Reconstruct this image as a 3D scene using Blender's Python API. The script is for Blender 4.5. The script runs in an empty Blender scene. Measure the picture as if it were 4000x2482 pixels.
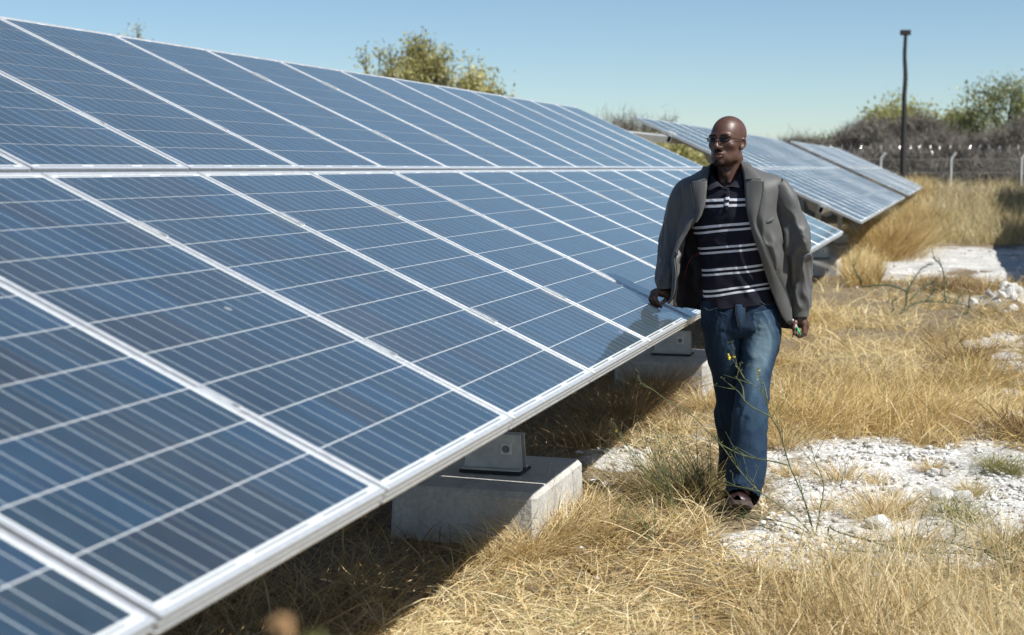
import bpy, math, random
import numpy as np
from mathutils import Vector, Matrix
rng = np.random.default_rng(11)
random.seed(11)
scene = bpy.context.scene
col = scene.collection
R = math.radians

# ------------------------------------------------------------------ camera, sky, sun, exposure
YAW, PIT, FPX = R(16.0514), R(-5.55836), 6028.9
CAM = np.array([-6.1603, -2.6976, 1.5786])
cam_d = bpy.data.cameras.new('camera'); cam = bpy.data.objects.new('camera', cam_d); col.objects.link(cam)
cam_d.sensor_width = 36.0; cam_d.lens = FPX / 4000 * 36.0
cam_d.clip_start = 0.05; cam_d.clip_end = 8000
cam.location = CAM
cam.rotation_euler = (math.pi / 2 + PIT, 0, YAW - math.pi / 2)
cam_d.dof.use_dof = True; cam_d.dof.focus_distance = 7.0; cam_d.dof.aperture_fstop = 3.6
scene.camera = cam

SUN = np.array([-0.22, -0.752, 1.0]); SUN = SUN / np.linalg.norm(SUN)     # direction towards the sun
world = bpy.data.worlds.new('World'); scene.world = world; world.use_nodes = True
wn = world.node_tree.nodes; wl = world.node_tree.links
bg = wn['Background']
sky = wn.new('ShaderNodeTexSky'); sky.sky_type = 'NISHITA'; sky.sun_disc = False
sky.sun_elevation = math.asin(SUN[2]); sky.sun_rotation = math.atan2(SUN[0], SUN[1])
sky.altitude = 1000; sky.air_density = 0.92; sky.dust_density = 0.3; sky.ozone_density = 5.0
haz = wn.new('ShaderNodeMix'); haz.data_type = 'RGBA'; haz.blend_type = 'MULTIPLY'; haz.inputs[0].default_value = 1.0; haz.inputs[7].default_value = (1.02, 1.015, 0.95, 1)
wl.new(sky.outputs[0], haz.inputs[6]); wl.new(haz.outputs[2], bg.inputs[0]); bg.inputs[1].default_value = 0.084
sun_d = bpy.data.lights.new('sun', 'SUN'); sun_d.energy = 5.0; sun_d.angle = R(0.53); sun_d.color = (1.0, 0.978, 0.925)
sun = bpy.data.objects.new('sun', sun_d); col.objects.link(sun)
sun.rotation_euler = Vector(SUN).to_track_quat('Z', 'Y').to_euler()
sun.location = (0, -8, 12)
vs = scene.view_settings
vs.view_transform = 'Standard'; vs.look = 'None'; vs.exposure = 0.5; vs.gamma = 1.0; vs.use_curve_mapping = False
scene.render.engine = 'CYCLES'
scene.cycles.max_bounces = 6; scene.cycles.transparent_max_bounces = 8

# ------------------------------------------------------------------ photo pixel <-> place
FW = np.array([math.cos(PIT) * math.cos(YAW), math.cos(PIT) * math.sin(YAW), math.sin(PIT)])
RT = np.array([math.sin(YAW), -math.cos(YAW), 0.0])
UP = np.cross(RT, FW)
FH = np.array([math.cos(YAW), math.sin(YAW), 0.0])
def ray(px, py): return FW + RT * ((px - 2000) / FPX) - UP * ((py - 1241) / FPX)
def ground(px, py, z=0.0):
    d = ray(px, py); return CAM + d * ((z - CAM[2]) / d[2])
def at_depth(px, py, dep): return CAM + ray(px, py) * dep
def proj(P):
    d = np.asarray(P, float) - CAM
    w = d @ FW
    w = np.where(w < 0.05, 0.05, w)
    return np.stack([2000 + FPX * (d @ RT) / w, 1241 - FPX * (d @ UP) / w], -1)

# ------------------------------------------------------------------ numeric helpers
def hash3(i, j, k, s=0):
    n = (i * 374761393 + j * 668265263 + k * 2147483647 + s * 974634777).astype(np.int64)
    n = (n ^ (n >> 13)) * 1274126177
    n = n ^ (n >> 16)
    return (n & 0xffff) / 65535.0
def vnoise(P, s=0):
    P = np.asarray(P, float); i = np.floor(P).astype(np.int64); f = P - i; f = f * f * (3 - 2 * f)
    out = 0
    for a in (0, 1):
        for b in (0, 1):
            for c in (0, 1):
                w = (f[..., 0] if a else 1 - f[..., 0]) * (f[..., 1] if b else 1 - f[..., 1]) * (f[..., 2] if c else 1 - f[..., 2])
                out = out + w * hash3(i[..., 0] + a, i[..., 1] + b, i[..., 2] + c, s)
    return out * 2 - 1
def fbm(P, oct=4, s=0):
    o = 0; a = 1.0
    for k in range(oct): o = o + a * vnoise(np.asarray(P) * 2 ** k, s + k); a *= 0.5
    return o
def sstep(a, b, x):
    t = np.clip((x - a) / (b - a), 0, 1); return t * t * (3 - 2 * t)
def cr(P, n):
    """Catmull-Rom through P along axis 0, n samples."""
    P = np.asarray(P, float); K = len(P); t = np.linspace(0, K - 1, n); i = np.minimum(t.astype(int), K - 2); f = t - i
    g = lambda k: np.where((k < 0).reshape((-1,) + (1,) * (P.ndim - 1)), 2 * P[0] - P[1], np.where((k >= K).reshape((-1,) + (1,) * (P.ndim - 1)), 2 * P[-1] - P[-2], P[np.clip(k, 0, K - 1)]))
    p0, p1, p2, p3 = g(i - 1), g(i), g(i + 1), g(i + 2); f = f.reshape((-1,) + (1,) * (P.ndim - 1))
    return 0.5 * (2 * p1 + (p2 - p0) * f + (2 * p0 - 5 * p1 + 4 * p2 - p3) * f ** 2 + (3 * p1 - p0 - 3 * p2 + p3) * f ** 3)

# ------------------------------------------------------------------ mesh helpers
def make_mesh(name, V, Fs, smooth=False, attrs=None, uv=None):
    me = bpy.data.meshes.new(name)
    V = np.asarray(V, np.float32)
    if isinstance(Fs, np.ndarray): Fs = [Fs]
    Fs = [np.asarray(f, np.int32) for f in Fs if len(f)]
    loops = np.concatenate([f.ravel() for f in Fs]); tot = np.concatenate([np.full(len(f), f.shape[1], np.int32) for f in Fs])
    st = np.concatenate([[0], np.cumsum(tot)[:-1]]).astype(np.int32)
    me.vertices.add(len(V)); me.vertices.foreach_set('co', V.ravel())
    me.loops.add(len(loops)); me.loops.foreach_set('vertex_index', loops)
    me.polygons.add(len(tot)); me.polygons.foreach_set('loop_start', st)
    me.polygons.foreach_set('use_smooth', np.full(len(tot), bool(smooth)))
    if attrs:
        for k, a in attrs.items():
            a = np.asarray(a, np.float32)
            if a.ndim == 2:
                at = me.attributes.new(k, 'FLOAT_COLOR', 'POINT'); c4 = np.ones((len(V), 4), np.float32); c4[:, :3] = a; at.data.foreach_set('color', c4.ravel())
            else:
                at = me.attributes.new(k, 'FLOAT', 'POINT' if len(a) == len(V) else 'FACE'); at.data.foreach_set('value', a)
    if uv is not None:
        u = me.uv_layers.new(name='UVMap'); u.data.foreach_set('uv', np.asarray(uv, np.float32)[loops].ravel())
    me.update(calc_edges=True); me.validate()
    return me
def link(name, me, mat, parent=None, loc=None, rot=None):
    o = bpy.data.objects.new(name, me); col.objects.link(o)
    if me is not None and mat is not None and len(me.materials) == 0:
        for m in (mat if isinstance(mat, (list, tuple)) else [mat]): me.materials.append(m)
    if parent is not None: o.parent = parent
    if loc is not None: o.location = loc
    if rot is not None: o.rotation_euler = rot
    return o
def tag(o, label=None, cat=None, group=None, kind=None):
    if label: o['label'] = label
    if cat: o['category'] = cat
    if group: o['group'] = group
    if kind: o['kind'] = kind
    return o
def empty(name, loc, rz=0.0):
    o = bpy.data.objects.new(name, None); col.objects.link(o); o.location = loc; o.rotation_euler = (0, 0, rz); o.empty_display_size = 0.1
    return o
class MB:
    def __init__(s): s.V = []; s.F = {}; s.n = 0
    def add(s, V, F):
        F = np.asarray(F)
        s.V.append(np.asarray(V, float)); s.F.setdefault(F.shape[1], []).append(F + s.n); s.n += len(V); return s
    def box(s, c, d, bev=0.0, M=None):
        c = np.asarray(c, float); h = np.asarray(d, float) / 2
        if bev <= 0:
            V = np.array([[x, y, z] for z in (-1, 1) for y in (-1, 1) for x in (-1, 1)], float) * h
            F = [[0, 2, 3, 1], [4, 5, 7, 6], [0, 1, 5, 4], [2, 6, 7, 3], [0, 4, 6, 2], [1, 3, 7, 5]]
            if M is not None: V = V @ np.asarray(M, float).T
            return s.add(V + c, F)
        bm_ = []
        # chamfered box: 24 vertices
        b = min(bev, min(h) * 0.9); V = []; idx = {}
        for sx in (-1, 1):
            for sy in (-1, 1):
                for sz in (-1, 1):
                    for a in range(3):
                        p = np.array([sx, sy, sz]) * (h - b); p[a] = (sx, sy, sz)[a] * h[a]
                        idx[(sx, sy, sz, a)] = len(V); V.append(p)
        Q = []; T = []
        for a in range(3):
            o1, o2 = [(1, 2), (2, 0), (0, 1)][a]
            for sg in (-1, 1):
                def key(u, v):
                    t = [0, 0, 0]; t[a] = sg; t[o1] = u; t[o2] = v; return idx[tuple(t) + (a,)]
                q = [key(-1, -1), key(1, -1), key(1, 1), key(-1, 1)]
                Q.append(q if sg > 0 else q[::-1])
        for a in range(3):
            o1, o2 = [(1, 2), (2, 0), (0, 1)][a]
            for u in (-1, 1):
                for v in (-1, 1):
                    def key(w, ax):
                        t = [0, 0, 0]; t[a] = w; t[o1] = u; t[o2] = v; return idx[tuple(t) + (ax,)]
                    q = [key(-1, o1), key(1, o1), key(1, o2), key(-1, o2)]
                    Q.append(q if u * v < 0 else q[::-1])
        for sx in (-1, 1):
            for sy in (-1, 1):
                for sz in (-1, 1):
                    t = [idx[(sx, sy, sz, 0)], idx[(sx, sy, sz, 1)], idx[(sx, sy, sz, 2)]]
                    T.append(t if sx * sy * sz > 0 else t[::-1])
        V = np.array(V)
        if M is not None: V = V @ np.asarray(M, float).T
        n0 = s.n
        s.add(V + c, Q); s.F.setdefault(3, []).append(np.array(T) + n0)
        return s
    def tube(s, P, r, sides=6, cap=True):
        V, F, caps = tube(P, r, sides)
        n0 = s.n; s.add(V, F)
        if cap and sides in (3, 4, 5, 6, 7, 8, 10, 12): s.F.setdefault(sides, []).append(caps + n0)
        return s
    def build(s, name, mat, parent=None, smooth=False, loc=None, rot=None, attrs=None):
        me = make_mesh(name, np.concatenate(s.V), [np.concatenate(f) for f in s.F.values()], smooth, attrs)
        return link(name, me, mat, parent, loc, rot)
def tube(P, r, sides=6):
    P = np.asarray(P, float); n = len(P); r = np.broadcast_to(np.asarray(r, float), (n,))
    T = np.gradient(P, axis=0); T /= np.linalg.norm(T, axis=1)[:, None] + 1e-12
    a = np.array([0, 0, 1.0]) if abs(T[0, 2]) < 0.9 else np.array([1.0, 0, 0])
    U = np.cross(T, a); U /= np.linalg.norm(U, axis=1)[:, None] + 1e-9; W = np.cross(T, U)
    th = np.arange(sides) * 2 * np.pi / sides
    V = P[:, None] + r[:, None, None] * (U[:, None] * np.cos(th)[None, :, None] + W[:, None] * np.sin(th)[None, :, None])
    i = np.arange(n - 1)[:, None] * sides; j = np.arange(sides)[None]; j2 = (j + 1) % sides
    F = np.stack([i + j, i + sides + j, i + sides + j2, i + j2], -1).reshape(-1, 4)
    caps = np.array([np.arange(sides), (np.arange(sides) + (n - 1) * sides)[::-1]])
    return V.reshape(-1, 3), F, caps
def grid_faces(n, m, wrap=False):
    i = np.arange(n - 1)[:, None]; j = np.arange(m if wrap else m - 1)[None]; j2 = (j + 1) % m
    return np.stack([i * m + j, (i + 1) * m + j, (i + 1) * m + j2, i * m + j2], -1).reshape(-1, 4)

# ------------------------------------------------------------------ materials
class NT:
    def __init__(s, name):
        s.m = bpy.data.materials.new(name); s.m.use_nodes = True; s.t = s.m.node_tree; s.b = s.t.nodes['Principled BSDF']; s.out = s.t.nodes['Material Output']
    def n(s, typ, **kw):
        nd = s.t.nodes.new('ShaderNode' + typ)
        for k, v in kw.items(): setattr(nd, k, v)
        return nd
    def l(s, a, b): s.t.links.new(a, b)
    def coord(s, kind='Object'): return s.n('TexCoord').outputs[kind]
    def noise(s, vec, scale, detail=4, rough=0.6, dist=0.0):
        nd = s.n('TexNoise'); nd.inputs['Scale'].default_value = scale; nd.inputs['Detail'].default_value = detail; nd.inputs['Roughness'].default_value = rough; nd.inputs['Distortion'].default_value = dist
        if vec is not None: s.l(vec, nd.inputs['Vector'])
        return nd
    def ramp(s, fac, stops):
        nd = s.n('ValToRGB'); e = nd.color_ramp.elements
        while len(e) < len(stops): e.new(0.5)
        for el, (p, c) in zip(e, stops): el.position = p; el.color = tuple(c) + (1,) if len(c) == 3 else c
        s.l(fac, nd.inputs[0]); return nd.outputs[0]
    def math(s, op, a, b=None, c=None, clamp=False):
        nd = s.n('Math', operation=op, use_clamp=clamp)
        for i, v in enumerate((a, b, c)):
            if v is None: continue
            if isinstance(v, (int, float)): nd.inputs[i].default_value = v
            else: s.l(v, nd.inputs[i])
        return nd.outputs[0]
    def mix(s, fac, a, b, blend='MIX'):
        nd = s.n('Mix', data_type='RGBA', blend_type=blend)
        for i, v in zip((0, 6, 7), (fac, a, b)):
            if isinstance(v, (int, float)): nd.inputs[i].default_value = v
            elif isinstance(v, (tuple, list)): nd.inputs[i].default_value = tuple(v) + (1,)
            else: s.l(v, nd.inputs[i])
        return nd.outputs[2]
    def bump(s, h, strength=0.3, dist=0.01):
        nd = s.n('Bump'); nd.inputs['Strength'].default_value = strength; nd.inputs['Distance'].default_value = dist
        s.l(h, nd.inputs['Height']); s.l(nd.outputs[0], s.b.inputs['Normal']); return nd
    def set(s, **kw):
        for k, v in kw.items():
            i = s.b.inputs[k.replace('_', ' ')]
            if hasattr(v, 'is_output') or hasattr(v, 'links'): s.l(v, i)
            elif isinstance(v, (tuple, list)): i.default_value = tuple(v) + (1,) if (len(v) == 3 and i.type == 'RGBA') else v
            else: i.default_value = v
        return s.m
def simple(name, c, rough=0.6, metal=0.0, var=0.25, scale=12.0, bump=0.0, bscale=60.0, spec=0.5):
    t = NT(name); co = t.coord()
    nz = t.noise(co, scale, 5)
    lo = tuple(x * (1 - var) for x in c); hi = tuple(min(1, x * (1 + var)) for x in c)
    c_ = t.ramp(nz.outputs[0], [(0.3, lo), (0.7, hi)])
    t.set(Base_Color=c_, Roughness=rough, Metallic=metal, Specular_IOR_Level=spec)
    if bump: t.bump(t.noise(co, bscale, 6).outputs[0], bump, 0.01)
    return t.m
def leafy(name, stops, attr='rnd', trans=0.35, rough=0.45, spec=0.5):
    t = NT(name); a = t.n('Attribute', attribute_name=attr)
    c = t.ramp(a.outputs['Fac'], stops)
    t.set(Base_Color=c, Roughness=rough, Specular_IOR_Level=spec)
    if trans:
        tr = t.n('BsdfTranslucent'); t.l(c, tr.inputs[0]); mx = t.n('MixShader'); mx.inputs[0].default_value = trans
        t.l(t.b.outputs[0], mx.inputs[1]); t.l(tr.outputs[0], mx.inputs[2]); t.l(mx.outputs[0], t.out.inputs[0])
    return t.m
M = {}
# aluminium frames
t = NT('anodised_aluminium'); co = t.coord(); nz = t.noise(co, 40, 4)
t.set(Base_Color=t.ramp(nz.outputs[0], [(0.3, (0.68, 0.69, 0.69)), (0.7, (0.80, 0.81, 0.81))]), Metallic=0.6, Roughness=t.ramp(nz.outputs[0], [(0.3, (0.28,) * 3), (0.7, (0.38,) * 3)]))
M['alu'] = t.m
M['galv'] = simple('galvanised_steel', (0.50, 0.50, 0.48), 0.5, 0.5, 0.18, 14, 0.08, 80)
M['cream'] = simple('dusty_cream_steel', (0.46, 0.43, 0.37), 0.6, 0.1, 0.15, 9, 0.08, 60)
M['rubber'] = simple('black_rubber', (0.015, 0.015, 0.015), 0.7, 0, 0.2)
M['hole'] = simple('dark_tube_inside', (0.03, 0.03, 0.03), 0.8, 0, 0.2)
# laminate with white backsheet
t = NT('white_backsheet_under_glass'); co = t.coord(); nz = t.noise(co, 6, 3)
t.set(Base_Color=t.ramp(nz.outputs[0], [(0.3, (0.60, 0.62, 0.62)), (0.7, (0.67, 0.69, 0.69))]), Roughness=0.5, Specular_IOR_Level=0.0, Coat_Weight=1.0, Coat_Roughness=0.05, Coat_IOR=1.45)
M['back'] = t.m
t = NT('ribbon_under_glass'); t.set(Base_Color=(0.36, 0.37, 0.36), Roughness=0.4, Metallic=0.4, Coat_Weight=1.0, Coat_Roughness=0.05, Coat_IOR=1.45); M['ribbon'] = t.m
# silicon cells
t = NT('blue_silicon_cell'); at = t.n('Attribute', attribute_name='rnd')
uvn = t.n('UVMap'); sp = t.n('SeparateXYZ'); t.l(uvn.outputs[0], sp.inputs[0])
base = t.ramp(at.outputs['Fac'], [(0.0, (0.006, 0.010, 0.018)), (0.2, (0.002, 0.015, 0.027)), (0.6, (0.001, 0.020, 0.038)), (1.0, (0.0005, 0.027, 0.062))])
vm = t.n('VectorMath', operation='ADD'); t.l(t.coord(), vm.inputs[0])
cx = t.n('CombineXYZ'); t.l(t.math('MULTIPLY', at.outputs['Fac'], 37.0), cx.inputs[0]); t.l(cx.outputs[0], vm.inputs[1])
vo = t.n('TexVoronoi'); vo.inputs['Scale'].default_value = 70; t.l(vm.outputs[0], vo.inputs['Vector'])
bw = t.n('RGBToBW'); t.l(vo.outputs['Color'], bw.inputs[0])
lown = t.noise(vm.outputs[0], 7, 3)
c1 = t.mix(0.35, base, t.ramp(bw.outputs[0], [(0.2, (0.72, 0.74, 0.80)), (0.8, (1.25, 1.2, 1.18))]), 'MULTIPLY')
c1 = t.mix(0.8, c1, t.ramp(lown.outputs[0], [(0.3, (0.72, 0.78, 0.86)), (0.7, (1.25, 1.2, 1.14))]), 'MULTIPLY')
# busbars at 1/4 and 3/4 of the cell: printed silver lines
d1 = t.math('ABSOLUTE', t.math('SUBTRACT', t.math('ABSOLUTE', t.math('SUBTRACT', sp.outputs[0], 0.5)), 0.25))
bar = t.math('LESS_THAN', d1, 0.0078)
c2 = t.mix(bar, c1, (0.50, 0.56, 0.58))
# light dust on the glass
dn = t.noise(t.n('NewGeometry').outputs['Position'], 2.3, 5)
c3 = t.mix(t.math('MULTIPLY', dn.outputs[0], 0.075), c2, (0.60, 0.57, 0.50))
vd = t.n('TexVoronoi'); vd.inputs['Scale'].default_value = 1.9; t.l(t.n('NewGeometry').outputs['Position'], vd.inputs['Vector'])
spk = t.math('LESS_THAN', t.math('ADD', vd.outputs['Distance'], t.math('MULTIPLY', t.math('SUBTRACT', t.noise(None, 300, 2).outputs[0], 0.5), 0.02)), 0.022)
c3 = t.mix(t.math('MULTIPLY', spk, 0.55), c3, (0.55, 0.54, 0.50))
t.set(Base_Color=c3, Roughness=0.35, Specular_IOR_Level=0.25, Coat_Weight=1.0, Coat_Roughness=0.05, Coat_IOR=1.85, Sheen_Weight=0.8, Sheen_Roughness=0.27, Sheen_Tint=(0.80, 1.0, 1.0))
M['cell'] = t.m
M['celldusty'] = t.m.copy(); M['celldusty'].name = 'dusty_blue_silicon_cell'
for nd in M['celldusty'].node_tree.nodes:
    if nd.type == 'BSDF_PRINCIPLED': nd.inputs['Coat Roughness'].default_value = 0.30; nd.inputs['Sheen Weight'].default_value = 1.0
    if nd.type == 'MATH' and nd.operation == 'MULTIPLY' and abs(nd.inputs[1].default_value - 0.075) < 1e-4: nd.inputs[1].default_value = 0.22
# concrete
t = NT('cast_concrete'); co = t.coord(); n1 = t.noise(co, 3.0, 6, 0.65); n2 = t.noise(co, 45, 4); n3 = t.n('TexVoronoi'); n3.inputs['Scale'].default_value = 38; t.l(co, n3.inputs['Vector'])
c = t.ramp(n1.outputs[0], [(0.25, (0.30, 0.285, 0.26)), (0.5, (0.45, 0.435, 0.40)), (0.75, (0.56, 0.545, 0.51))])
c = t.mix(0.5, c, t.ramp(n2.outputs[0], [(0.35, (0.75, 0.74, 0.72)), (0.6, (1.08, 1.08, 1.08))]), 'MULTIPLY')
pit = t.ramp(n3.outputs['Distance'], [(0.05, (0, 0, 0)), (0.13, (1, 1, 1))])
c = t.mix(0.35, c, pit, 'MULTIPLY')
t.set(Base_Color=c, Roughness=0.9, Specular_IOR_Level=0.2); t.bump(t.math('ADD', n2.outputs[0], t.math('MULTIPLY', n1.outputs[0], 0.8)), 0.5, 0.012)
M['concrete'] = t.m
# chalky ground; the 'grass' attribute marks where straw litter covers the soil
t = NT('white_calcrete_ground'); co = t.coord(); at = t.n('Attribute', attribute_name='grass')
n1 = t.noise(co, 1.1, 6); n2 = t.noise(co, 22, 5, 0.7); vo = t.n('TexVoronoi'); vo.inputs['Scale'].default_value = 48; t.l(co, vo.inputs['Vector'])
vo2 = t.n('TexVoronoi'); vo2.inputs['Scale'].default_value = 17; t.l(co, vo2.inputs['Vector'])
c = t.ramp(n1.outputs[0], [(0.3, (0.40, 0.39, 0.365)), (0.5, (0.58, 0.57, 0.55)), (0.75, (0.72, 0.715, 0.70))])
bw = t.n('RGBToBW'); t.l(vo.outputs['Color'], bw.inputs[0])
c = t.mix(0.75, c, t.ramp(bw.outputs[0], [(0.15, (0.62, 0.60, 0.55)), (0.6, (1.0, 1.0, 1.0)), (0.9, (1.15, 1.15, 1.15))]), 'MULTIPLY')
c = t.mix(0.8, c, t.ramp(n2.outputs[0], [(0.3, (0.62, 0.60, 0.55)), (0.6, (1.05, 1.05, 1.05))]), 'MULTIPLY')
lit = t.ramp(n2.outputs[0], [(0.3, (0.07, 0.048, 0.024)), (0.55, (0.17, 0.122, 0.062)), (0.75, (0.32, 0.24, 0.125))])
gf = t.math('MULTIPLY', t.ramp(t.math('ADD', at.outputs['Fac'], t.math('MULTIPLY', t.math('SUBTRACT', n1.outputs[0], 0.5), 0.5)), [(0.30, (0, 0, 0)), (0.75, (1, 1, 1))]), 0.9)
c = t.mix(gf, c, lit)
t.set(Base_Color=c, Roughness=0.95, Specular_IOR_Level=0.1)
hh = t.math('ADD', t.math('MULTIPLY', t.math('SUBTRACT', 1.0, vo.outputs['Distance']), 0.5), t.math('ADD', n2.outputs[0], t.math('MULTIPLY', t.math('SUBTRACT', 1.0, vo2.outputs['Distance']), 0.6)))
t.bump(hh, 0.7, 0.02)
M['ground'] = t.m
M['stone'] = simple('chalk_stone', (0.64, 0.625, 0.59), 0.9, 0, 0.28, 16, 0.5, 55, 0.2)
M['greystone'] = simple('grey_stone', (0.40, 0.375, 0.34), 0.9, 0, 0.3, 14, 0.5, 50, 0.2)
straw = [(0.0, (0.13, 0.082, 0.034)), (0.22, (0.40, 0.27, 0.105)), (0.5, (0.68, 0.51, 0.245)), (0.88, (0.86, 0.74, 0.48)), (0.95, (0.30, 0.28, 0.10)), (1.0, (0.21, 0.22, 0.08))]
M['straw'] = leafy('dry_straw', straw, trans=0.3)
gold = [(0.0, (0.19, 0.115, 0.04)), (0.25, (0.44, 0.29, 0.095)), (0.6, (0.66, 0.48, 0.20)), (0.9, (0.80, 0.65, 0.36)), (0.95, (0.34, 0.32, 0.09)), (1.0, (0.26, 0.28, 0.08))]
M['gold'] = leafy('golden_grass', gold, trans=0.3)
pale = [(0.0, (0.26, 0.19, 0.085)), (0.4, (0.54, 0.42, 0.21)), (0.8, (0.70, 0.58, 0.33)), (0.93, (0.36, 0.33, 0.13)), (1.0, (0.28, 0.28, 0.11))]
M['pale'] = leafy('pale_dry_grass', pale, trans=0.3)
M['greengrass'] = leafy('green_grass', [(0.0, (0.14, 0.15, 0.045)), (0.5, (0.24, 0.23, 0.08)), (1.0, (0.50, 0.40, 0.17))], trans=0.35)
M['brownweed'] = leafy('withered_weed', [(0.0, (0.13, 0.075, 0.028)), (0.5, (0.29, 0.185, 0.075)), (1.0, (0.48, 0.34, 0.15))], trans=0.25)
M['stem'] = simple('green_stem', (0.085, 0.105, 0.036), 0.6, 0, 0.35, 30)
M['stemdry'] = simple('dry_stem', (0.28, 0.20, 0.09), 0.7, 0, 0.35, 30)
M['thorn'] = simple('dark_green_stem', (0.055, 0.09, 0.04), 0.6, 0, 0.3, 30)
M['petal'] = simple('yellow_petal', (0.72, 0.56, 0.03), 0.6, 0, 0.2, 60)
M['bud2'] = simple('orange_dry_petal', (0.34, 0.20, 0.09), 0.7, 0, 0.25, 60)
M['bud'] = simple('brown_bud', (0.34, 0.20, 0.09), 0.7, 0, 0.3, 60)
M['olive'] = leafy('olive_leaf', [(0.0, (0.20, 0.19, 0.07)), (0.5, (0.44, 0.41, 0.165)), (1.0, (0.62, 0.57, 0.27))], trans=0.45)
M['leaf2'] = leafy('grey_green_leaf', [(0.0, (0.12, 0.14, 0.06)), (0.5, (0.26, 0.28, 0.12)), (1.0, (0.42, 0.43, 0.20))], trans=0.42)
M['yellowgreen'] = leafy('yellow_green_leaf', [(0.0, (0.20, 0.20, 0.07)), (0.5, (0.38, 0.37, 0.14)), (1.0, (0.54, 0.52, 0.22))], trans=0.42)
M['bark'] = simple('dark_bark', (0.075, 0.06, 0.045), 0.9, 0, 0.35, 8)
M['twig'] = leafy('grey_thorn_twig', [(0.0, (0.10, 0.086, 0.070)), (0.6, (0.20, 0.178, 0.148)), (1.0, (0.33, 0.295, 0.235))], trans=0.0, rough=0.9)
M['creosote'] = simple('creosoted_wood', (0.018, 0.015, 0.013), 0.7, 0, 0.4, 5)
M['whitepost'] = simple('white_fence_post', (0.62, 0.62, 0.60), 0.6, 0.1, 0.12, 5)
M['wire'] = simple('fence_wire', (0.30, 0.30, 0.29), 0.5, 0.6, 0.2, 3)
M['razor'] = simple('razor_wire', (0.62, 0.62, 0.62), 0.3, 0.9, 0.1, 3)

# ================================================================== ground
def bare_mask(P):
    """1 where the white calcrete lies open (patches read off the photograph, placed on the ground)."""
    P = np.asarray(P, float); q = proj(np.column_stack([P[:, 0], P[:, 1], np.zeros(len(P))]))
    q = q + 85 * np.stack([fbm(np.column_stack([P[:, :2] * 1.9, np.zeros(len(P))]), 4, 5), 0.6 * fbm(np.column_stack([P[:, :2] * 1.9, np.ones(len(P))]), 4, 9)], -1) * np.clip((q[:, 1:2] - 640) / 900, 0.08, 1.2)
    out = np.zeros(len(P))
    for cx, cy, rx, ry, s in [(3700, 1003, 330, 46, 1), (3980, 1040, 220, 70, 1), (3560, 1060, 190, 32, 1), (3950, 1190, 190, 55, 0.9), (3900, 1345, 130, 34, 0.85), (4000, 1450, 180, 60, 0.9),
                              (3200, 1580, 95, 40, 0.8), (3450, 1790, 480, 105, 1), (3920, 1720, 190, 90, 0.9), (3250, 1960, 330, 105, 1), (3700, 2010, 420, 90, 0.85), (2960, 1850, 130, 90, 0.9), (3050, 2120, 260, 50, 0.8),
                              (2420, 1790, 130, 70, 0.85), (2270, 1900, 70, 45, 0.8), (1950, 2160, 75, 22, 0.8), (3500, 2090, 560, 75, 0.8), (3750, 1880, 460, 120, 0.95), (3900, 2130, 200, 60, 0.7), (2700, 1660, 60, 50, 0.6)]:
        r = np.hypot((q[:, 0] - cx) / rx, (q[:, 1] - cy) / ry)
        out = np.maximum(out, s * (1 - sstep(0.55, 1.2, r)))
    return out
def ground_z(x, y):
    x = np.asarray(x, float); y = np.asarray(y, float)
    P = np.stack([x, y, 0 * x], -1)
    far = 0.75 * sstep(26, 64, x)
    keep = 1 - 0.75 * np.exp(-(((x - 0.8) / 0.5) ** 2 + ((y + 1.75) / 0.5) ** 2))
    keep = keep * (1 - 0.8 * np.exp(-((y + 0.2) / 0.9) ** 2))
    heap = 0.24 * np.exp(-(((x - 11.6) / 1.0) ** 2 + ((y + 3.3) / 0.40) ** 2))
    return far + heap + keep * (0.028 * fbm(P * 0.8, 3, 21) + 0.010 * fbm(P * 5, 3, 31))
def axis(segs):
    out = [segs[0][0]]
    for a, b, n in segs: out += list(np.linspace(a, b, n + 1)[1:])
    return np.array(out)
gx = axis([(-2500, -60, 8), (-60, -6, 20), (-6, -2, 20), (-2, 7, 330), (7, 13, 110), (13, 30, 85), (30, 75, 60), (75, 400, 30), (400, 4000, 14)])
gy = axis([(-2500, -80, 8), (-80, -9, 30), (-9, -5.5, 40), (-5.5, 0, 200), (0, 3, 20), (3, 40, 30), (40, 2500, 12)])
X, Y = np.meshgrid(gx, gy, indexing='ij'); Z = ground_z(X, Y)
fine = (X > -2.2) & (X < 13) & (Y > -5.6) & (Y < 0)
pebb = np.zeros_like(Z); idx = np.where(fine)
Pf = np.stack([X[idx], Y[idx], 0 * X[idx]], -1)
pebb[idx] = 0.007 * np.maximum(vnoise(Pf * 19, 3), -0.2) + 0.004 * vnoise(Pf * 34, 4)
dfoot = np.hypot(X - 0.75, Y + 1.75)
Z = Z + pebb * sstep(0.1, 0.4, dfoot)
GV = np.stack([X, Y, Z], -1).reshape(-1, 3)
gr = 1 - bare_mask(GV)
gr = np.where(GV[:, 0] < -3, 0.8, gr)
gobj = link('ground', make_mesh('ground', GV, grid_faces(len(gx), len(gy))[:, ::-1], True, {'grass': gr}), M['ground'])
tag(gobj, kind='structure')

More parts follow.
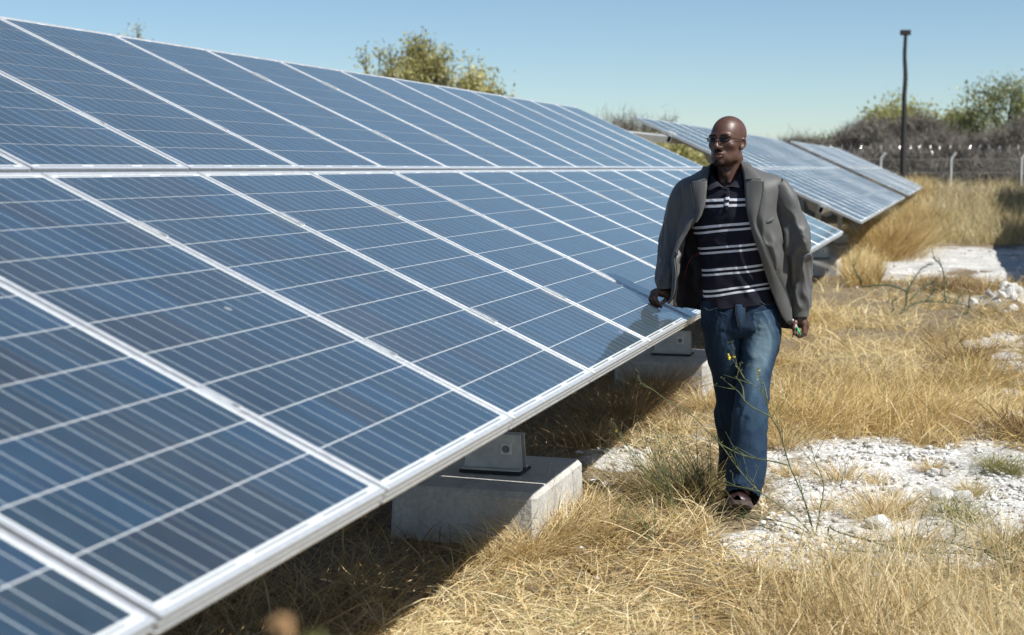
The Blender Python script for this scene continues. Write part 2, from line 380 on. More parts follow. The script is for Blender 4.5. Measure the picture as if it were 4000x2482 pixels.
# ================================================================== solar arrays
TILT = R(24.6693); ST, CT = math.sin(TILT), math.cos(TILT)
MIDZ, PW, PL, PITCH = 1.57, 0.99, 1.65, 1.01
def on_plane(x, s, n=0.0):            # s metres down the slope from the middle joint, n metres above the glass side
    return np.array([x, -s * CT - n * ST, MIDZ - s * ST + n * CT])
def frame_mesh():
    prof = np.array([(0.012, -0.040), (0.0, -0.040), (0.0, -0.0345), (0.004, -0.0335), (0.004, -0.0235), (0.0, -0.0225), (0.0, -0.0175), (0.004, -0.0165), (0.004, -0.0085), (0.0, -0.0075), (0.0, -0.0025), (0.0025, 0.0), (0.0115, 0.0), (0.0125, -0.001), (0.0125, -0.0032)])
    n = len(prof); V = []
    for sx, sy in ((-1, -1), (1, -1), (1, 1), (-1, 1)):
        for o, h in prof: V.append((sx * (PW / 2 - o), sy * (PL / 2 - o), h))
    F = []
    for c in range(4):
        d = (c + 1) % 4
        for k in range(n - 1): F.append((c * n + k, d * n + k, d * n + k + 1, c * n + k + 1))
    return make_mesh('panel_frame', V, np.array(F))
FRAME = frame_mesh()
LAM = make_mesh('laminate', [(-.482, -.812, -.0034), (.482, -.812, -.0034), (.482, .812, -.0034), (-.482, .812, -.0034), (-.482, -.812, -.008), (.482, -.812, -.008), (.482, .812, -.008), (-.482, .812, -.008)],
                np.array([(0, 1, 2, 3), (7, 6, 5, 4), (0, 4, 5, 1), (1, 5, 6, 2), (2, 6, 7, 3), (3, 7, 4, 0)]))
CW = 0.156; CPX, CPY = 0.1577, 0.1590
def cell_geo(cx=0.0, cy=0.0):
    h = CW / 2; V = np.array([(-h, -h, 0), (h, -h, 0), (h, h, 0), (-h, h, 0), (-h, -h, -.0004), (h, -h, -.0004), (h, h, -.0004), (-h, h, -.0004)]) + (cx, cy, 0)
    F = np.array([(0, 1, 2, 3), (0, 4, 5, 1), (1, 5, 6, 2), (2, 6, 7, 3), (3, 7, 4, 0)])
    uv = np.array([(0, 0), (1, 0), (1, 1), (0, 1)] * 2, float)
    return V, F, uv
CELLZ = -0.0028
def cell_xy(i, j): return (i - 2.5) * CPX, (j - 4.5) * CPY
CELLV = []
for k in range(14):
    V, F, uv = cell_geo(); CELLV.append(make_mesh('cell', V, F, False, {'rnd': np.full(8, (k + 0.5) / 14)}, uv))
def sheet(cells, seed):
    r = np.random.default_rng(seed); Vs = []; Fs = []; us = []; rs = []; n = 0
    for i, j in cells:
        V, F, uv = cell_geo(*cell_xy(i, j)); Vs.append(V); Fs.append(F + n); us.append(uv); rs.append(np.full(8, r.random())); n += 8
    return make_mesh('cell_grid', np.concatenate(Vs), np.concatenate(Fs), False, {'rnd': np.concatenate(rs)}, np.concatenate(us))
ALLC = [(i, j) for i in range(6) for j in range(10)]
FULL = [sheet(ALLC, 100 + k) for k in range(6)]; FULL2 = [sheet(ALLC, 200 + k) for k in range(6)]
# interconnect ribbons printed on the border
def ribbon_mesh():
    m = MB(); m.box((0, 0, 0), (CPX + 0.09, 0.006, 0.0003)); return make_mesh('ribbon', np.concatenate(m.V), [np.concatenate(f) for f in m.F.values()])
RIB = ribbon_mesh()
def clamp_meshes():
    m = MB(); m.box((-0.0145, 0, 0.0012), (0.008, 0.11, 0.0024), 0.0006); m.box((0.0145, 0, 0.0012), (0.008, 0.11, 0.0024), 0.0006); m.box((0, 0, -0.0062), (0.0175, 0.11, 0.003)); m.box((-0.0102, 0, -0.001), (0.0018, 0.108, 0.0075)); m.box((0.0102, 0, -0.001), (0.0018, 0.108, 0.0075))
    c = make_mesh('clamp', np.concatenate(m.V), [np.concatenate(f) for f in m.F.values()])
    b = MB(); b.tube([(0, -0.04, -0.006), (0, -0.04, 0.001)], 0.0065, 6); b.tube([(0, -0.04, -0.0045), (0, -0.04, -0.0025)], 0.009, 8)
    return c, make_mesh('bolt', np.concatenate(b.V), [np.concatenate(f) for f in b.F.values()])
CLAMP, BOLT = clamp_meshes()
NCOL = 17
M['bolt'] = simple('zinc_bolt', (0.22, 0.22, 0.22), 0.45, 0.6, 0.2)
ARR_X = [11.11 - NCOL * PITCH, 14.52, 34.75, 15.1, 35.3]
ARR_Y = [0, 0, 0, -6.62, -6.62]
# the 300 cells that show largest in the photograph become parts of their own
cand = []
for c in range(NCOL):
    for row in (0, 1):
        for (i, j) in ALLC:
            u, v = cell_xy(i, j); x = ARR_X[0] + (c + 0.5) * PITCH; s0 = (0.84 if row == 0 else -0.84)
            q = proj(np.array([on_plane(x + u + a * CW / 2, s0 - v - b * CW / 2) for a, b in ((-1, -1), (1, -1), (1, 1), (-1, 1))]))
            if np.any((np.array([on_plane(x + u, s0 - v)]) - CAM) @ FW < 1.0): continue
            ce = q.mean(0)
            if not (-20 < ce[0] < 4020 and -20 < ce[1] < 2500): continue
            a = 0.5 * abs(sum(q[k][0] * q[(k + 1) % 4][1] - q[(k + 1) % 4][0] * q[k][1] for k in range(4)))
            cand.append((a, c, row, i, j))
cand.sort(reverse=True); SINGLE = {}
for a, c, row, i, j in cand[:300]: SINGLE.setdefault((c, row), set()).add((i, j))
rotx = (TILT, 0, 0)
ARR_LABEL = ['nearest long array of blue solar panels, the one the walking man touches',
             'middle solar array seen behind the man, its near end on pale steel legs',
             'farthest solar array, small and pale, ending below the dark wooden pole',
             'solar array of the next row, outside the right edge, shading the white ground',
             'farther solar array of the next row, outside the right edge of the picture']
BLOCK_H = 0.23
block_list = []
for ai, x0 in enumerate(ARR_X):
    A = empty('solar_array', (x0 + NCOL * PITCH / 2, ARR_Y[ai], 0)); tag(A, ARR_LABEL[ai], 'solar array', 'solar arrays in one line')
    ox = x0 + NCOL * PITCH / 2
    for c in range(NCOL):
        for row in (0, 1):
            xc = x0 + (c + 0.5) * PITCH; s0 = 0.84 if row == 0 else -0.84
            p = on_plane(xc, s0, 0.0015 * math.sin(c * 7.3 + row * 3 + ai))
            # skip panels that cannot be seen at all: behind the camera
            if ai == 0 and (np.array([p]) - CAM)[0] @ FW < -0.5 and c < 0: continue
            pan = link('solar_panel', FRAME, M['alu'], A, (p[0] - ox, p[1], p[2]), rotx)
            link('backsheet', LAM, M['back'], pan)
            if ai == 0 and c > 0:
                for yy in ((-0.8025, 0.8025) if c < 12 else ()):
                    for k in range(3): link('ribbon', RIB, M['ribbon'], pan, ((k * 2 - 2.0) * CPX, yy, -0.0032))
            single = SINGLE.get((c, row), set()) if ai == 0 else set()
            for (i, j) in single:
                u, v = cell_xy(i, j); link('cell', CELLV[rng.integers(14)], M['cell'], pan, (u, v, CELLZ))
            rest = [ij for ij in ALLC if ij not in single]
            if rest:
                me = (FULL if ai == 0 else FULL2)[rng.integers(6)] if len(rest) == 60 else sheet(rest, int(rng.integers(1e6)))
                o = link('cell_grid', me, M['cell'] if ai == 0 else M['celldusty'], pan, (0, 0, CELLZ)); o['kind'] = 'stuff'
    # clamps over the joints
    for c in range(1, NCOL):
        for row in (0, 1):
            for yy in (0.42, -0.38):
                if ai > 1: continue
                p = on_plane(x0 + c * PITCH, (0.84 if row == 0 else -0.84) - yy, 0.0006)
                k = link('clamp', CLAMP, M['alu'], A, (p[0] - ox, p[1], p[2]), rotx)
                if ai == 0: link('bolt', BOLT, M['bolt'], k)
    # purlins: box tubes along the row under the panels
    x1 = x0 + NCOL * PITCH
    for s in (-1.12, -0.42, 0.42, 1.12):
        big = abs(s) > 1; hh = 0.09 if big else 0.05
        ext0 = 0.06; ext1 = (ARR_X[ai + 1] - x1 - 0.3) if (s < -1 and ai == 0) else 0.10
        if ai == 1 and s < -1: ext0 = 0.02
        cx = (x0 - ext0 + x1 + ext1) / 2; p = on_plane(cx, s, -0.045 - hh / 2)
        L_ = x1 + ext1 - x0 + ext0; m = MB(); w = 0.06 if big else 0.04; tk = 0.004
        for sy in (-1, 1):
            m.box((0, sy * (w / 2 - tk / 2), 0), (L_, tk, hh)); m.box((0, 0, sy * (hh / 2 - tk / 2)), (L_, w - 2 * tk, tk))
        m.build('purlin', M['galv'], A, loc=(p[0] - ox, p[1], p[2]), rot=rotx)
        if big and ai > 0:      # white end cap clip standing proud beside the open tube end
            m = MB(); m.box((0, 0.0, 0), (0.05, 0.12, 0.012), 0.002); m.box((0.018, 0.045, -0.05), (0.008, 0.03, 0.09), 0.002)
            q = on_plane(x0 + 0.05, s, 0.009); m.build('end_clip', M['whitepost'], A, loc=(q[0] - ox, q[1], q[2]), rot=rotx)
    # support frames: rafter, front leg, rear leg, gussets, base brackets, one every 4.5 m
    xs = [0.34 + 4.47 * k for k in range(-1, 3)] if ai == 0 else [x0 + 2.6 + 4.47 * k for k in range(4)]
    for xk in xs:
        off = -0.045 - 0.09 - 0.045
        a = on_plane(xk, -1.30, off); b = on_plane(xk, 1.28, off); mid = (a + b) / 2; ln = np.linalg.norm(a - b)
        m = MB(); m.box((0, 0, 0), (0.055, ln, 0.08), 0.003); m.build('rafter', M['cream'], A, loc=(mid[0] - ox, mid[1], mid[2]), rot=rotx)
        for yl in (-0.72, 0.80):
            ztop = MIDZ + yl * ST / CT - 0.21; zb = BLOCK_H + 0.045
            m = MB(); m.box((0, 0, (ztop + zb) / 2), (0.05, 0.075, ztop - zb), 0.004); m.build('leg', M['cream'], A, loc=(xk - ox, yl, 0))
            m = MB(); zz = ztop - 0.03
            g = np.array([(-0.13, -0.10), (0.13, -0.10), (0.22, 0.10), (-0.22, 0.10 - 0.0)])
            V = [(sx * 0.031 + d * 0.003, gy_, zz + gz_ + gy_ * ST / CT) for sx in (-1, 1) for d in (0,) for gy_, gz_ in g]
            for sx in (-1, 1):
                V = [(sx * 0.0295 + d, gy_, zz + gz_ + gy_ * ST / CT * 0.9) for d in (-0.002, 0.002) for gy_, gz_ in g]
                m.add(V, [(3, 2, 1, 0), (4, 5, 6, 7), (0, 1, 5, 4), (1, 2, 6, 5), (2, 3, 7, 6), (3, 0, 4, 7)])
            gs = m.build('gusset', M['cream'], A, loc=(xk - ox, yl, 0))
            b_ = MB()
            for (by, bz) in ((-0.09, 0.03), (0.09, 0.09), (0.0, -0.05)):
                b_.tube([(-0.045, by, zz + bz), (0.045, by, zz + bz)], 0.012, 6)
            b_.build('bolt', M['galv'], gs)
            # base bracket: two upright plates either side of the leg, a foot flange on a black pad
            br = MB()
            for sx in (-1, 1):
                x_ = sx * 0.031
                V = [(x_ + d, gy_, gz_) for d in (-0.003, 0.003) for gy_, gz_ in ((-0.135, 0.012), (0.135, 0.012), (0.115, 0.17), (-0.125, 0.17))]
                br.add(V, [(3, 2, 1, 0), (4, 5, 6, 7), (0, 1, 5, 4), (1, 2, 6, 5), (2, 3, 7, 6), (3, 0, 4, 7)])
                br.box((sx * 0.052, 0, 0.016), (0.045, 0.27, 0.008), 0.001)
            bo = br.build('base_bracket', M['galv'], A, loc=(xk - ox, yl - 0.03, BLOCK_H + 0.004))
            pd = MB(); pd.box((0, 0, 0.006), (0.17, 0.285, 0.011), 0.001); pd.build('rubber_pad', M['rubber'], bo)
            for sx in (-1, 1): ws = MB(); ws.box((sx * 0.0365, -0.06, 0.105), (0.005, 0.05, 0.05), 0.001); ws.build('washer', M['alu'], bo)
            bt = MB(); bt.tube([(-0.052, -0.06, 0.105), (0.052, -0.06, 0.105)], 0.012, 6); bt.tube([(-0.043, -0.06, 0.105), (0.043, -0.06, 0.105)], 0.017, 8); bt.build('bolt', M['bolt'], bo)
            block_list.append((ai, xk, yl + ARR_Y[ai]))
# concrete footing blocks
def block_mesh():
    nx, ny, nz = 12, 16, 6; lx, ly, lz = 0.83, 0.98, BLOCK_H + 0.06
    m = MB(); m.box((0, 0, 0), (lx, ly, lz), 0.022)
    V = np.concatenate(m.V)
    return m
far_lab = {}
for (ai, xk, yl) in block_list:
    front = (yl - ARR_Y[ai]) < 0
    if ai >= 2 and not front: continue
    if ai == 0 and not front and xk < -4: continue
    m = MB(); m.box((0, 0, 0), (0.83, 0.64, BLOCK_H + 0.06), 0.022)
    V = np.concatenate(m.V); V[:, :2] *= np.where(V[:, 2:3] < 0, 1.03, 1.0); m.V = [V + 0.004 * vnoise(V * 9 + xk * 3, 2)[:, None]]
    o = m.build('concrete_block', M['concrete'], None, loc=(xk, yl - 0.01, (BLOCK_H - 0.06) / 2))
    if front:
        lab = {(0, 0): 'nearest concrete footing block, lower left, under the panel edge', (0, 1): 'concrete footing block half hidden behind the man\'s leg', (0, 2): 'concrete footing block under the near array, hidden behind the man\'s legs'}
        kk = round((xk - 0.34) / 4.47)
        if ai > 2: l_ = None
        l_ = lab.get((ai, kk)) if ai == 0 else None
        if ai == 0 and kk < 0: l_ = 'concrete footing block hidden under the near panels by the camera'
        if ai == 1 and abs(xk - x0) >= 0 and xk < ARR_X[1] + 3.5: l_ = 'concrete footing block under the near corner of the middle array'
        tag(o, l_ or 'concrete footing block farther along under the arrays, mostly hidden by grass', 'concrete block', 'concrete footing blocks')
    else:
        tag(o, 'rear concrete footing block in the shade deep under the arrays', 'concrete block', 'concrete footing blocks')

# ================================================================== fence, pole
FD = 66.0
fz = lambda p: float(ground_z(p[0], p[1]))
fpx = [2500, 2735, 2970, 3205, 3440, 3715, 3990, 4265]
fence = empty('fence', at_depth(3440, 660, FD) * np.array([1, 1, 0])); tag(fence, 'chain link security fence with razor wire and white posts before the thorn bushes', 'fence')
fo = np.array(fence.location)
tops = []
for px in fpx:
    p = at_depth(px, 660, FD); z0 = fz(p)
    zt = CAM[2] + (658 - 625) / FPX * FD
    pts = [(p[0], p[1], z0 - 0.1), (p[0], p[1], zt)]
    e = np.array([p[0], p[1], zt]) + RT * 0.20 + np.array([0, 0, 0.27]); pts.append(tuple(e))
    m = MB(); m.tube(np.array(pts[:2]) - fo, 0.042, 8); m.build('post', M['whitepost'], fence)
    m = MB(); m.tube(np.array(pts[1:]) - fo, 0.042, 8); m.build('post_arm', M['whitepost'], fence)
    tops.append((np.array([p[0], p[1], z0]), np.array(pts[1]), e))
m = MB()
for a, b in zip(tops[:-1], tops[1:]):
    L0 = np.linalg.norm(b[0][:2] - a[0][:2]); n = int((L0 + 2.0) / 0.16); H = a[1][2] - a[0][2]
    d = (b[0] - a[0]) / L0
    for sgn in (1, -1):
        for k in range(n):
            u0 = -2.0 + k * 0.16 if sgn > 0 else k * 0.16
            pts = [(u0 + sgn * H * 0.9 * t_, H * t_) for t_ in (0, 1)]
            (ua, za), (ub, zb) = pts
            def clipu(u): return min(max(u, 0), L0)
            if (ua < 0 and ub < 0) or (ua > L0 and ub > L0): continue
            ta, tb = 0.0, 1.0
            if ub != ua:
                for lim in (0, L0):
                    tt = (lim - ua) / (ub - ua)
                    if 0 < tt < 1:
                        inside0 = 0 <= ua <= L0
                        if inside0: tb = min(tb, tt)
                        else: ta = max(ta, tt) if not (0 <= ub <= L0) and ta > 0 else (tt if (0 <= ub <= L0) else ta)
            A_ = a[0] + d * (ua + (ub - ua) * ta) + np.array([0, 0, H * ta]); B_ = a[0] + d * (ua + (ub - ua) * tb) + np.array([0, 0, H * tb])
            V = np.array([A_, B_]) - fo; w = np.array([0.004, 0, 0.004]); w = RT * 0.0045
            m.add([V[0] - w, V[0] + w, V[1] + w, V[1] - w], [(0, 1, 2, 3)])
    for hz in (0.02, 0.5, 0.98):
        P = np.array([a[0], b[0]]) + np.array([0, 0, H * hz]); m.tube(P - fo, 0.006, 4)
o = m.build('chain_link_mesh', M['wire'], fence); o['kind'] = 'stuff'
P0, P1 = tops[0][2], tops[-1][2]; Lr = np.linalg.norm(P1 - P0); turns = int(Lr / 0.42); tt = np.linspace(0, 1, turns * 12)
hel = P0 + (P1 - P0) * tt[:, None] + np.array([0, 0, 0.12]) + 0.23 * (np.cos(tt * turns * 2 * np.pi)[:, None] * np.array([0, 0, 1]) + np.sin(tt * turns * 2 * np.pi)[:, None] * FH) + 0.05 * np.stack([fbm(np.stack([tt * 60, tt * 0 + k, tt * 0], -1), 2, k) for k in range(3)], -1)
m = MB(); m.tube(hel - fo, 0.007, 4, False); o = m.build('razor_wire', M['razor'], fence); o['kind'] = 'stuff'

pd_ = 62.0; pb = at_depth(3527, 700, pd_); zb = fz(pb)
pts = []
for py, px in ((720, 3526), (640, 3527), (560, 3529), (450, 3532), (380, 3532), (300, 3537), (220, 3534), (150, 3537), (118, 3537)):
    pts.append(at_depth(px, py, pd_))
pts = np.array(pts); pts = np.vstack([[pts[0][0], pts[0][1], zb - 0.3], pts]); sm = cr(pts, 40)
pole = empty('wooden_pole', (pb[0], pb[1], zb)); tag(pole, 'tall dark wooden pole with a short crosspiece on top', 'pole'); po = np.array(pole.location)
m = MB(); m.tube(sm - po, np.linspace(0.135, 0.062, 40), 10); m.build('shaft', M['creosote'], pole, True)
m = MB(); c = at_depth(3537, 128, pd_) - po; Mr = np.stack([RT, FH, [0, 0, 1]], 1)
m.box(c, (0.40, 0.2, 0.21), 0.02, Mr); m.build('crosspiece', M['creosote'], pole)

# ================================================================== trees
def leaf_cloud(centres, n_each, spread, size, r, flat=1.0):
    n = len(centres) * n_each; c = np.repeat(centres, n_each, 0) + r.normal(size=(n, 3)) * np.array([spread, spread, spread * flat])
    a = r.normal(size=(n, 3)); a /= np.linalg.norm(a, axis=1)[:, None]; b = np.cross(a, r.normal(size=(n, 3))); b /= np.linalg.norm(b, axis=1)[:, None]
    s = size * (0.6 + 0.8 * r.random((n, 1)))
    V = np.stack([c - a * s, c + b * s * 0.55, c + a * s, c - b * s * 0.55], 1).reshape(-1, 3)
    return V, np.arange(n * 4).reshape(-1, 4), n
def grow(r, base, height, spread, stems=3, levels=4, split=3, up=0.5):
    segs = []; tips = []
    def rec(p, d, ln, rad, lv):
        n = 4; pts = [p]
        for k in range(n):
            d = d + r.normal(size=3) * 0.16; d[2] += 0.05 * up; d /= np.linalg.norm(d); p = p + d * ln / n; pts.append(p)
        segs.append((np.array(pts), np.linspace(rad, rad * 0.6, n + 1)))
        if lv <= 1: tips.append(pts[-2]); tips.append(pts[-1])
        if lv == 0: return
        for k in range(split + (r.random() < 0.4)):
            nd = d + r.normal(size=3) * 0.62; nd[2] += up * 0.25; nd /= np.linalg.norm(nd)
            rec(np.array(pts[-1 - int(r.integers(0, 2))]), nd, ln * (0.62 + 0.2 * r.random()), rad * 0.55, lv - 1)
    for k in range(stems):
        a = 2 * np.pi * (k + r.random() * 0.6) / stems; d = np.array([math.cos(a) * spread, math.sin(a) * spread, 1.0]); d /= np.linalg.norm(d)
        rec(np.array(base, float), d, height * 0.36, height * 0.028, levels - 1)
    return segs, np.array(tips)
def tree(name, label, cat, px, py_top, dep, width_px, mat, seed, stems=3, leaves=10, leafsize=0.07, spread_l=0.22, twigs=False, group=None, shape=0.6, levels=4, squash=1.0):
    r = np.random.default_rng(seed); b = at_depth(px, 660, dep); z0 = fz(b)
    top = CAM[2] + (658 - py_top) / FPX * dep; H = top - z0; Wd = width_px / FPX * dep
    segs, tips = grow(r, (0, 0, 0), H, shape, stems, levels)
    # fit the crown to the size the tree has
    hz = np.percentile(tips[:, 2], 97); hx = np.percentile(np.hypot(tips[:, 0], tips[:, 1]), 93)
    sc = np.array([Wd / 2 / hx, Wd / 2 / hx, (H - 0.12 * H * 0.5) / hz])
    o = empty(name, (b[0], b[1], z0)); tag(o, label, cat, group)
    m = MB()
    for P, rad in segs: m.tube(P * sc, np.maximum(rad, 0.012), 5, False)
    m.build('trunk', M['bark'] if not twigs else M['twigbark'], o, True)
    if twigs:
        n = len(tips) * leaves; c = np.repeat(tips * sc, leaves, 0) + r.normal(size=(n, 3)) * spread_l * 0.6
        d = r.normal(size=(n, 3)); d[:, 2] = np.abs(d[:, 2]) * 1.2; d /= np.linalg.norm(d, axis=1)[:, None]; ln = leafsize * (3 + 6 * r.random((n, 1))); w = np.cross(d, r.normal(size=(n, 3))); w /= np.linalg.norm(w, axis=1)[:, None]
        wd = 0.010 + 0.008 * r.random((n, 1))
        V = np.stack([c - w * wd, c + w * wd, c + d * ln + r.normal(size=(n, 3)) * 0.03], 1).reshape(-1, 3); F = np.arange(n * 3).reshape(-1, 3)
        link('crown', make_mesh('crown', V, F, False, {'rnd': np.repeat(r.random(n), 3)}), mat, o)
    else:
        V, F, n = leaf_cloud(tips * sc, leaves, spread_l, leafsize, r, 0.75)
        cl = 0.5 + 0.35 * fbm(V[::4] * 1.1 + seed, 2, 7)
        link('crown', make_mesh('crown', V, F, False, {'rnd': np.repeat(np.clip(cl + r.normal(size=n) * 0.16, 0, 1), 4)}), mat, o)
    return o
M['twigbark'] = simple('grey_twig_bark', (0.15, 0.125, 0.105), 0.9, 0, 0.3, 6)
tree('acacia_tree', 'pale olive acacia tree rising behind the top edge of the panels', 'tree', 1665, 168, 46, 480, M['olive'], 5, 5, 12, 0.050, 0.16, shape=0.8, levels=5)
tree('acacia_tree', 'low olive crown right of the acacia tree behind the panel edge', 'tree', 1850, 285, 47, 250, M['olive'], 8, 4, 26, 0.055, 0.2, shape=0.8)
tree('acacia_tree', 'tree whose topmost sprigs barely show above the upper left panel edge', 'tree', 520, 138, 55, 300, M['olive'], 9, 4, 10, 0.05, 0.2, shape=0.6)
tree('acacia_tree', 'yellow green tree behind the dark wooden pole', 'tree', 3560, 425, 84, 440, M['yellowgreen'], 12, 5, 30, 0.085, 0.36, shape=0.8)
tree('acacia_tree', 'bright yellow green crown right of the dark wooden pole', 'tree', 3690, 462, 82, 260, M['yellowgreen'], 14, 5, 30, 0.085, 0.34, shape=0.8)
tree('acacia_tree', 'tall grey green tree cut off by the right edge', 'tree', 3965, 335, 80, 440, M['leaf2'], 16, 5, 26, 0.085, 0.36, shape=0.7)
tree('acacia_tree', 'olive shrub peeking out between the near and middle arrays', 'tree', 2640, 560, 48, 420, M['olive'], 18, 5, 22, 0.06, 0.25, shape=0.9)
tree('acacia_tree', 'small green treetop above the farthest array', 'tree', 3230, 560, 80, 330, M['leaf2'], 20, 5, 26, 0.08, 0.3, shape=0.9)
bush = [(2470, 492, 72, 420, 31), (3010, 515, 78, 320, 32), (3160, 548, 74, 240, 33), (3290, 520, 76, 260, 34), (3400, 500, 76, 260, 35), (3480, 520, 74, 240, 36), (3590, 500, 76, 280, 37), (3720, 515, 75, 260, 38), (3800, 545, 74, 260, 43), (3850, 520, 75, 280, 39), (3960, 505, 73, 300, 40), (3340, 575, 71, 240, 41), (3640, 570, 71, 260, 42), (3900, 560, 71, 260, 44), (3530, 575, 71, 240, 45), (2870, 560, 76, 240, 46)]
for k, (px, pt, dp, w, sd) in enumerate(bush):
    if k: pt += (0, 95, 40, 120, 20, 80)[k % 6]
    tree('thorn_bush', 'sparse twiggy bush above the right end of the nearest array' if k == 0 else 'leafless grey brown thorn bush in the thicket beyond the fence', 'bush', px, pt, dp, w, M['twig'], sd, 6, 34 if k else 12, 0.10, 0.42, twigs=True, group=None if k == 0 else 'thorn bushes beyond the fence', shape=0.9)

# ================================================================== grass, stones, weeds
def blade_geo(B, h, lean, az, droop, width, rnd, r, seg=3, roll=None):
    """B (n,3) roots; ribbons that lean to azimuth az and droop; returns V, quads, tris, rnd per vertex"""
    n = len(B); k = np.linspace(0, 1, seg + 1); d = np.stack([np.cos(az), np.sin(az), 0 * az], -1)
    ph = az + (r.random(n) * np.pi if roll is None else roll); s = np.stack([-np.sin(ph), np.cos(ph), r.normal(size=n) * 0.3], -1)
    kink = r.normal(size=(n, 3)) * 0.10; kink[:, 2] *= 0.4
    V = []
    for t_ in k:
        hor = h * (np.sin(lean) * t_ + droop * t_ * t_ * 0.7); ver = h * (np.cos(lean) * t_ - droop * t_ * t_ * np.clip(np.cos(lean), 0.2, 1) * 0.75)
        c = B + d * hor[:, None] + np.array([0, 0, 1.0]) * np.maximum(ver, 0.004)[:, None] + kink * (h * math.sin(math.pi * t_ * 0.8) * 0.9)[:, None]
        w = width * (1 - t_ ** 1.5 * 0.75)
        if t_ < 1: V += [c - s * w[:, None], c + s * w[:, None]]
        else: V += [c]
    m = 2 * seg + 1; V = np.stack(V, 1).reshape(-1, 3); o = np.arange(n)[:, None] * m
    Q = np.concatenate([o + np.array([[2 * a, 2 * a + 1, 2 * a + 3, 2 * a + 2]]) for a in range(seg - 1)]); T = o + np.array([[2 * seg - 2, 2 * seg - 1, 2 * seg]])
    return V, Q, T, np.repeat(rnd, m)
class Grass:
    def __init__(s): s.V = []; s.Q = []; s.T = []; s.R = []; s.n = 0
    def add(s, *a, **k):
        V, Q, T, Rn = blade_geo(*a, **k); s.V.append(V); s.Q.append(Q + s.n); s.T.append(T + s.n); s.R.append(Rn); s.n += len(V)
    def build(s, name, mat, label, cat='grass', kind='stuff', group=None):
        o = link(name, make_mesh(name, np.concatenate(s.V), [np.concatenate(s.Q), np.concatenate(s.T)], False, {'rnd': np.concatenate(s.R)}), mat)
        return tag(o, label, cat, group, kind)
def scatter(r, n, x0, x1, y0, y1, dens=None, clump=0.0, cs=2.0):
    px = x0 + (x1 - x0) * r.random(n); py = y0 + (y1 - y0) * r.random(n); d = FW + RT * ((px - 2000) / FPX)[:, None] - UP * ((py - 1241) / FPX)[:, None]
    P = CAM + d * (-CAM[2] / d[:, 2])[:, None]
    keep = np.ones(n, bool)
    if dens is not None: keep &= r.random(n) < dens(P)
    if clump:
        c = fbm(np.column_stack([P[:, :2] * cs, np.zeros(n)]), 3, 77); keep &= r.random(n) < np.clip(0.5 + clump * c, 0.03, 1)
    P = P[keep]; P[:, 2] = ground_z(P[:, 0], P[:, 1]) - 0.004; return P
r = np.random.default_rng(21)
nobare = lambda P: 1 - 0.95 * bare_mask(P)
inblock = lambda P: np.any([(np.abs(P[:, 0] - xk) < 0.43) & (np.abs(P[:, 1] - (yl - 0.01)) < 0.33) for ai, xk, yl in block_list], 0)
sunlit = lambda P: (P[:, 1] < -0.86 + 0.05 * np.sin(P[:, 0] * 9)).astype(float)
def footfree(P):
    q = proj(P); return 1.0 - ((q[:, 0] > 2800) & (q[:, 0] < 2970) & (q[:, 1] > 1930) & (q[:, 1] < 2110))
def field(g, P, hmin, hmax, lean0, lean1, droop, w, rr=(0.25, 0.22), azc=None, azs=9.0, wpx=0.0):
    P = P[~inblock(P)]; n = len(P)
    if n == 0: return
    dep = (P - CAM) @ FW; h = (hmin + (hmax - hmin) * r.random(n) ** 1.4) * (0.75 + 0.5 * np.clip(0.5 + fbm(np.column_stack([P[:, :2] * 1.7, np.ones(n)]), 2, 15), 0, 1))
    az = r.random(n) * 2 * np.pi if azc is None else azc + r.normal(size=n) * azs
    tone = np.clip(0.55 + 0.36 * fbm(np.column_stack([P[:, :2] * 1.0, np.full(n, 3.0)]), 3, 51) + r.normal(size=n) * 0.26, 0, 0.9)
    gm_ = r.random(n) < 0.05; tone[gm_] = 0.93 + 0.07 * r.random(gm_.sum())
    g.add(P, h, lean0 + (lean1 - lean0) * r.random(n), az, droop * (0.4 + 1.2 * r.random(n)), np.maximum(w * (0.45 + r.random(n)) * np.where(r.random(n) < 0.07, 1.9, 1.0), wpx * dep * (0.6 + 0.8 * r.random(n))), tone, r)
# foreground mat
g = Grass()
field(g, scatter(r, 30000, 1250, 4500, 2080, 2900, lambda P: nobare(P) * sunlit(P) * footfree(P), 0.35, 1.5), 0.08, 0.24, 0.5, 1.35, 0.55, 0.0020)
field(g, scatter(r, 26000, 1250, 3200, 2130, 2900, lambda P: nobare(P) * sunlit(P) * footfree(P), 0.3, 2.5), 0.08, 0.22, 0.9, 1.5, 0.6, 0.0023)
field(g, scatter(r, 9000, 2900, 4500, 2180, 2900, nobare, 0.4, 2.0), 0.15, 0.36, 0.05, 0.7, 0.25, 0.0013)
field(g, scatter(r, 9000, 1250, 4500, 2080, 2900, lambda P: nobare(P) * sunlit(P) * footfree(P), 0.3, 2.5), 0.10, 0.30, 1.30, 1.54, 0.3, 0.0034)
g.build('dry_grass', M['straw'], 'mat of bright dry straw grass across the foreground')
# straw left of the man, round the block and up to the shadow line
g = Grass()
field(g, scatter(r, 17000, 1850, 3000, 1600, 2120, lambda P: nobare(P) * sunlit(P) * footfree(P), 0.5, 2.2), 0.08, 0.26, 0.3, 1.3, 0.5, 0.0020)
field(g, scatter(r, 9000, 1850, 2400, 1900, 2140, lambda P: sunlit(P), 0.3, 2.2), 0.08, 0.22, 0.6, 1.4, 0.5, 0.0022)
g.build('dry_grass', M['straw'], 'dry straw grass between the nearest concrete block and the man')
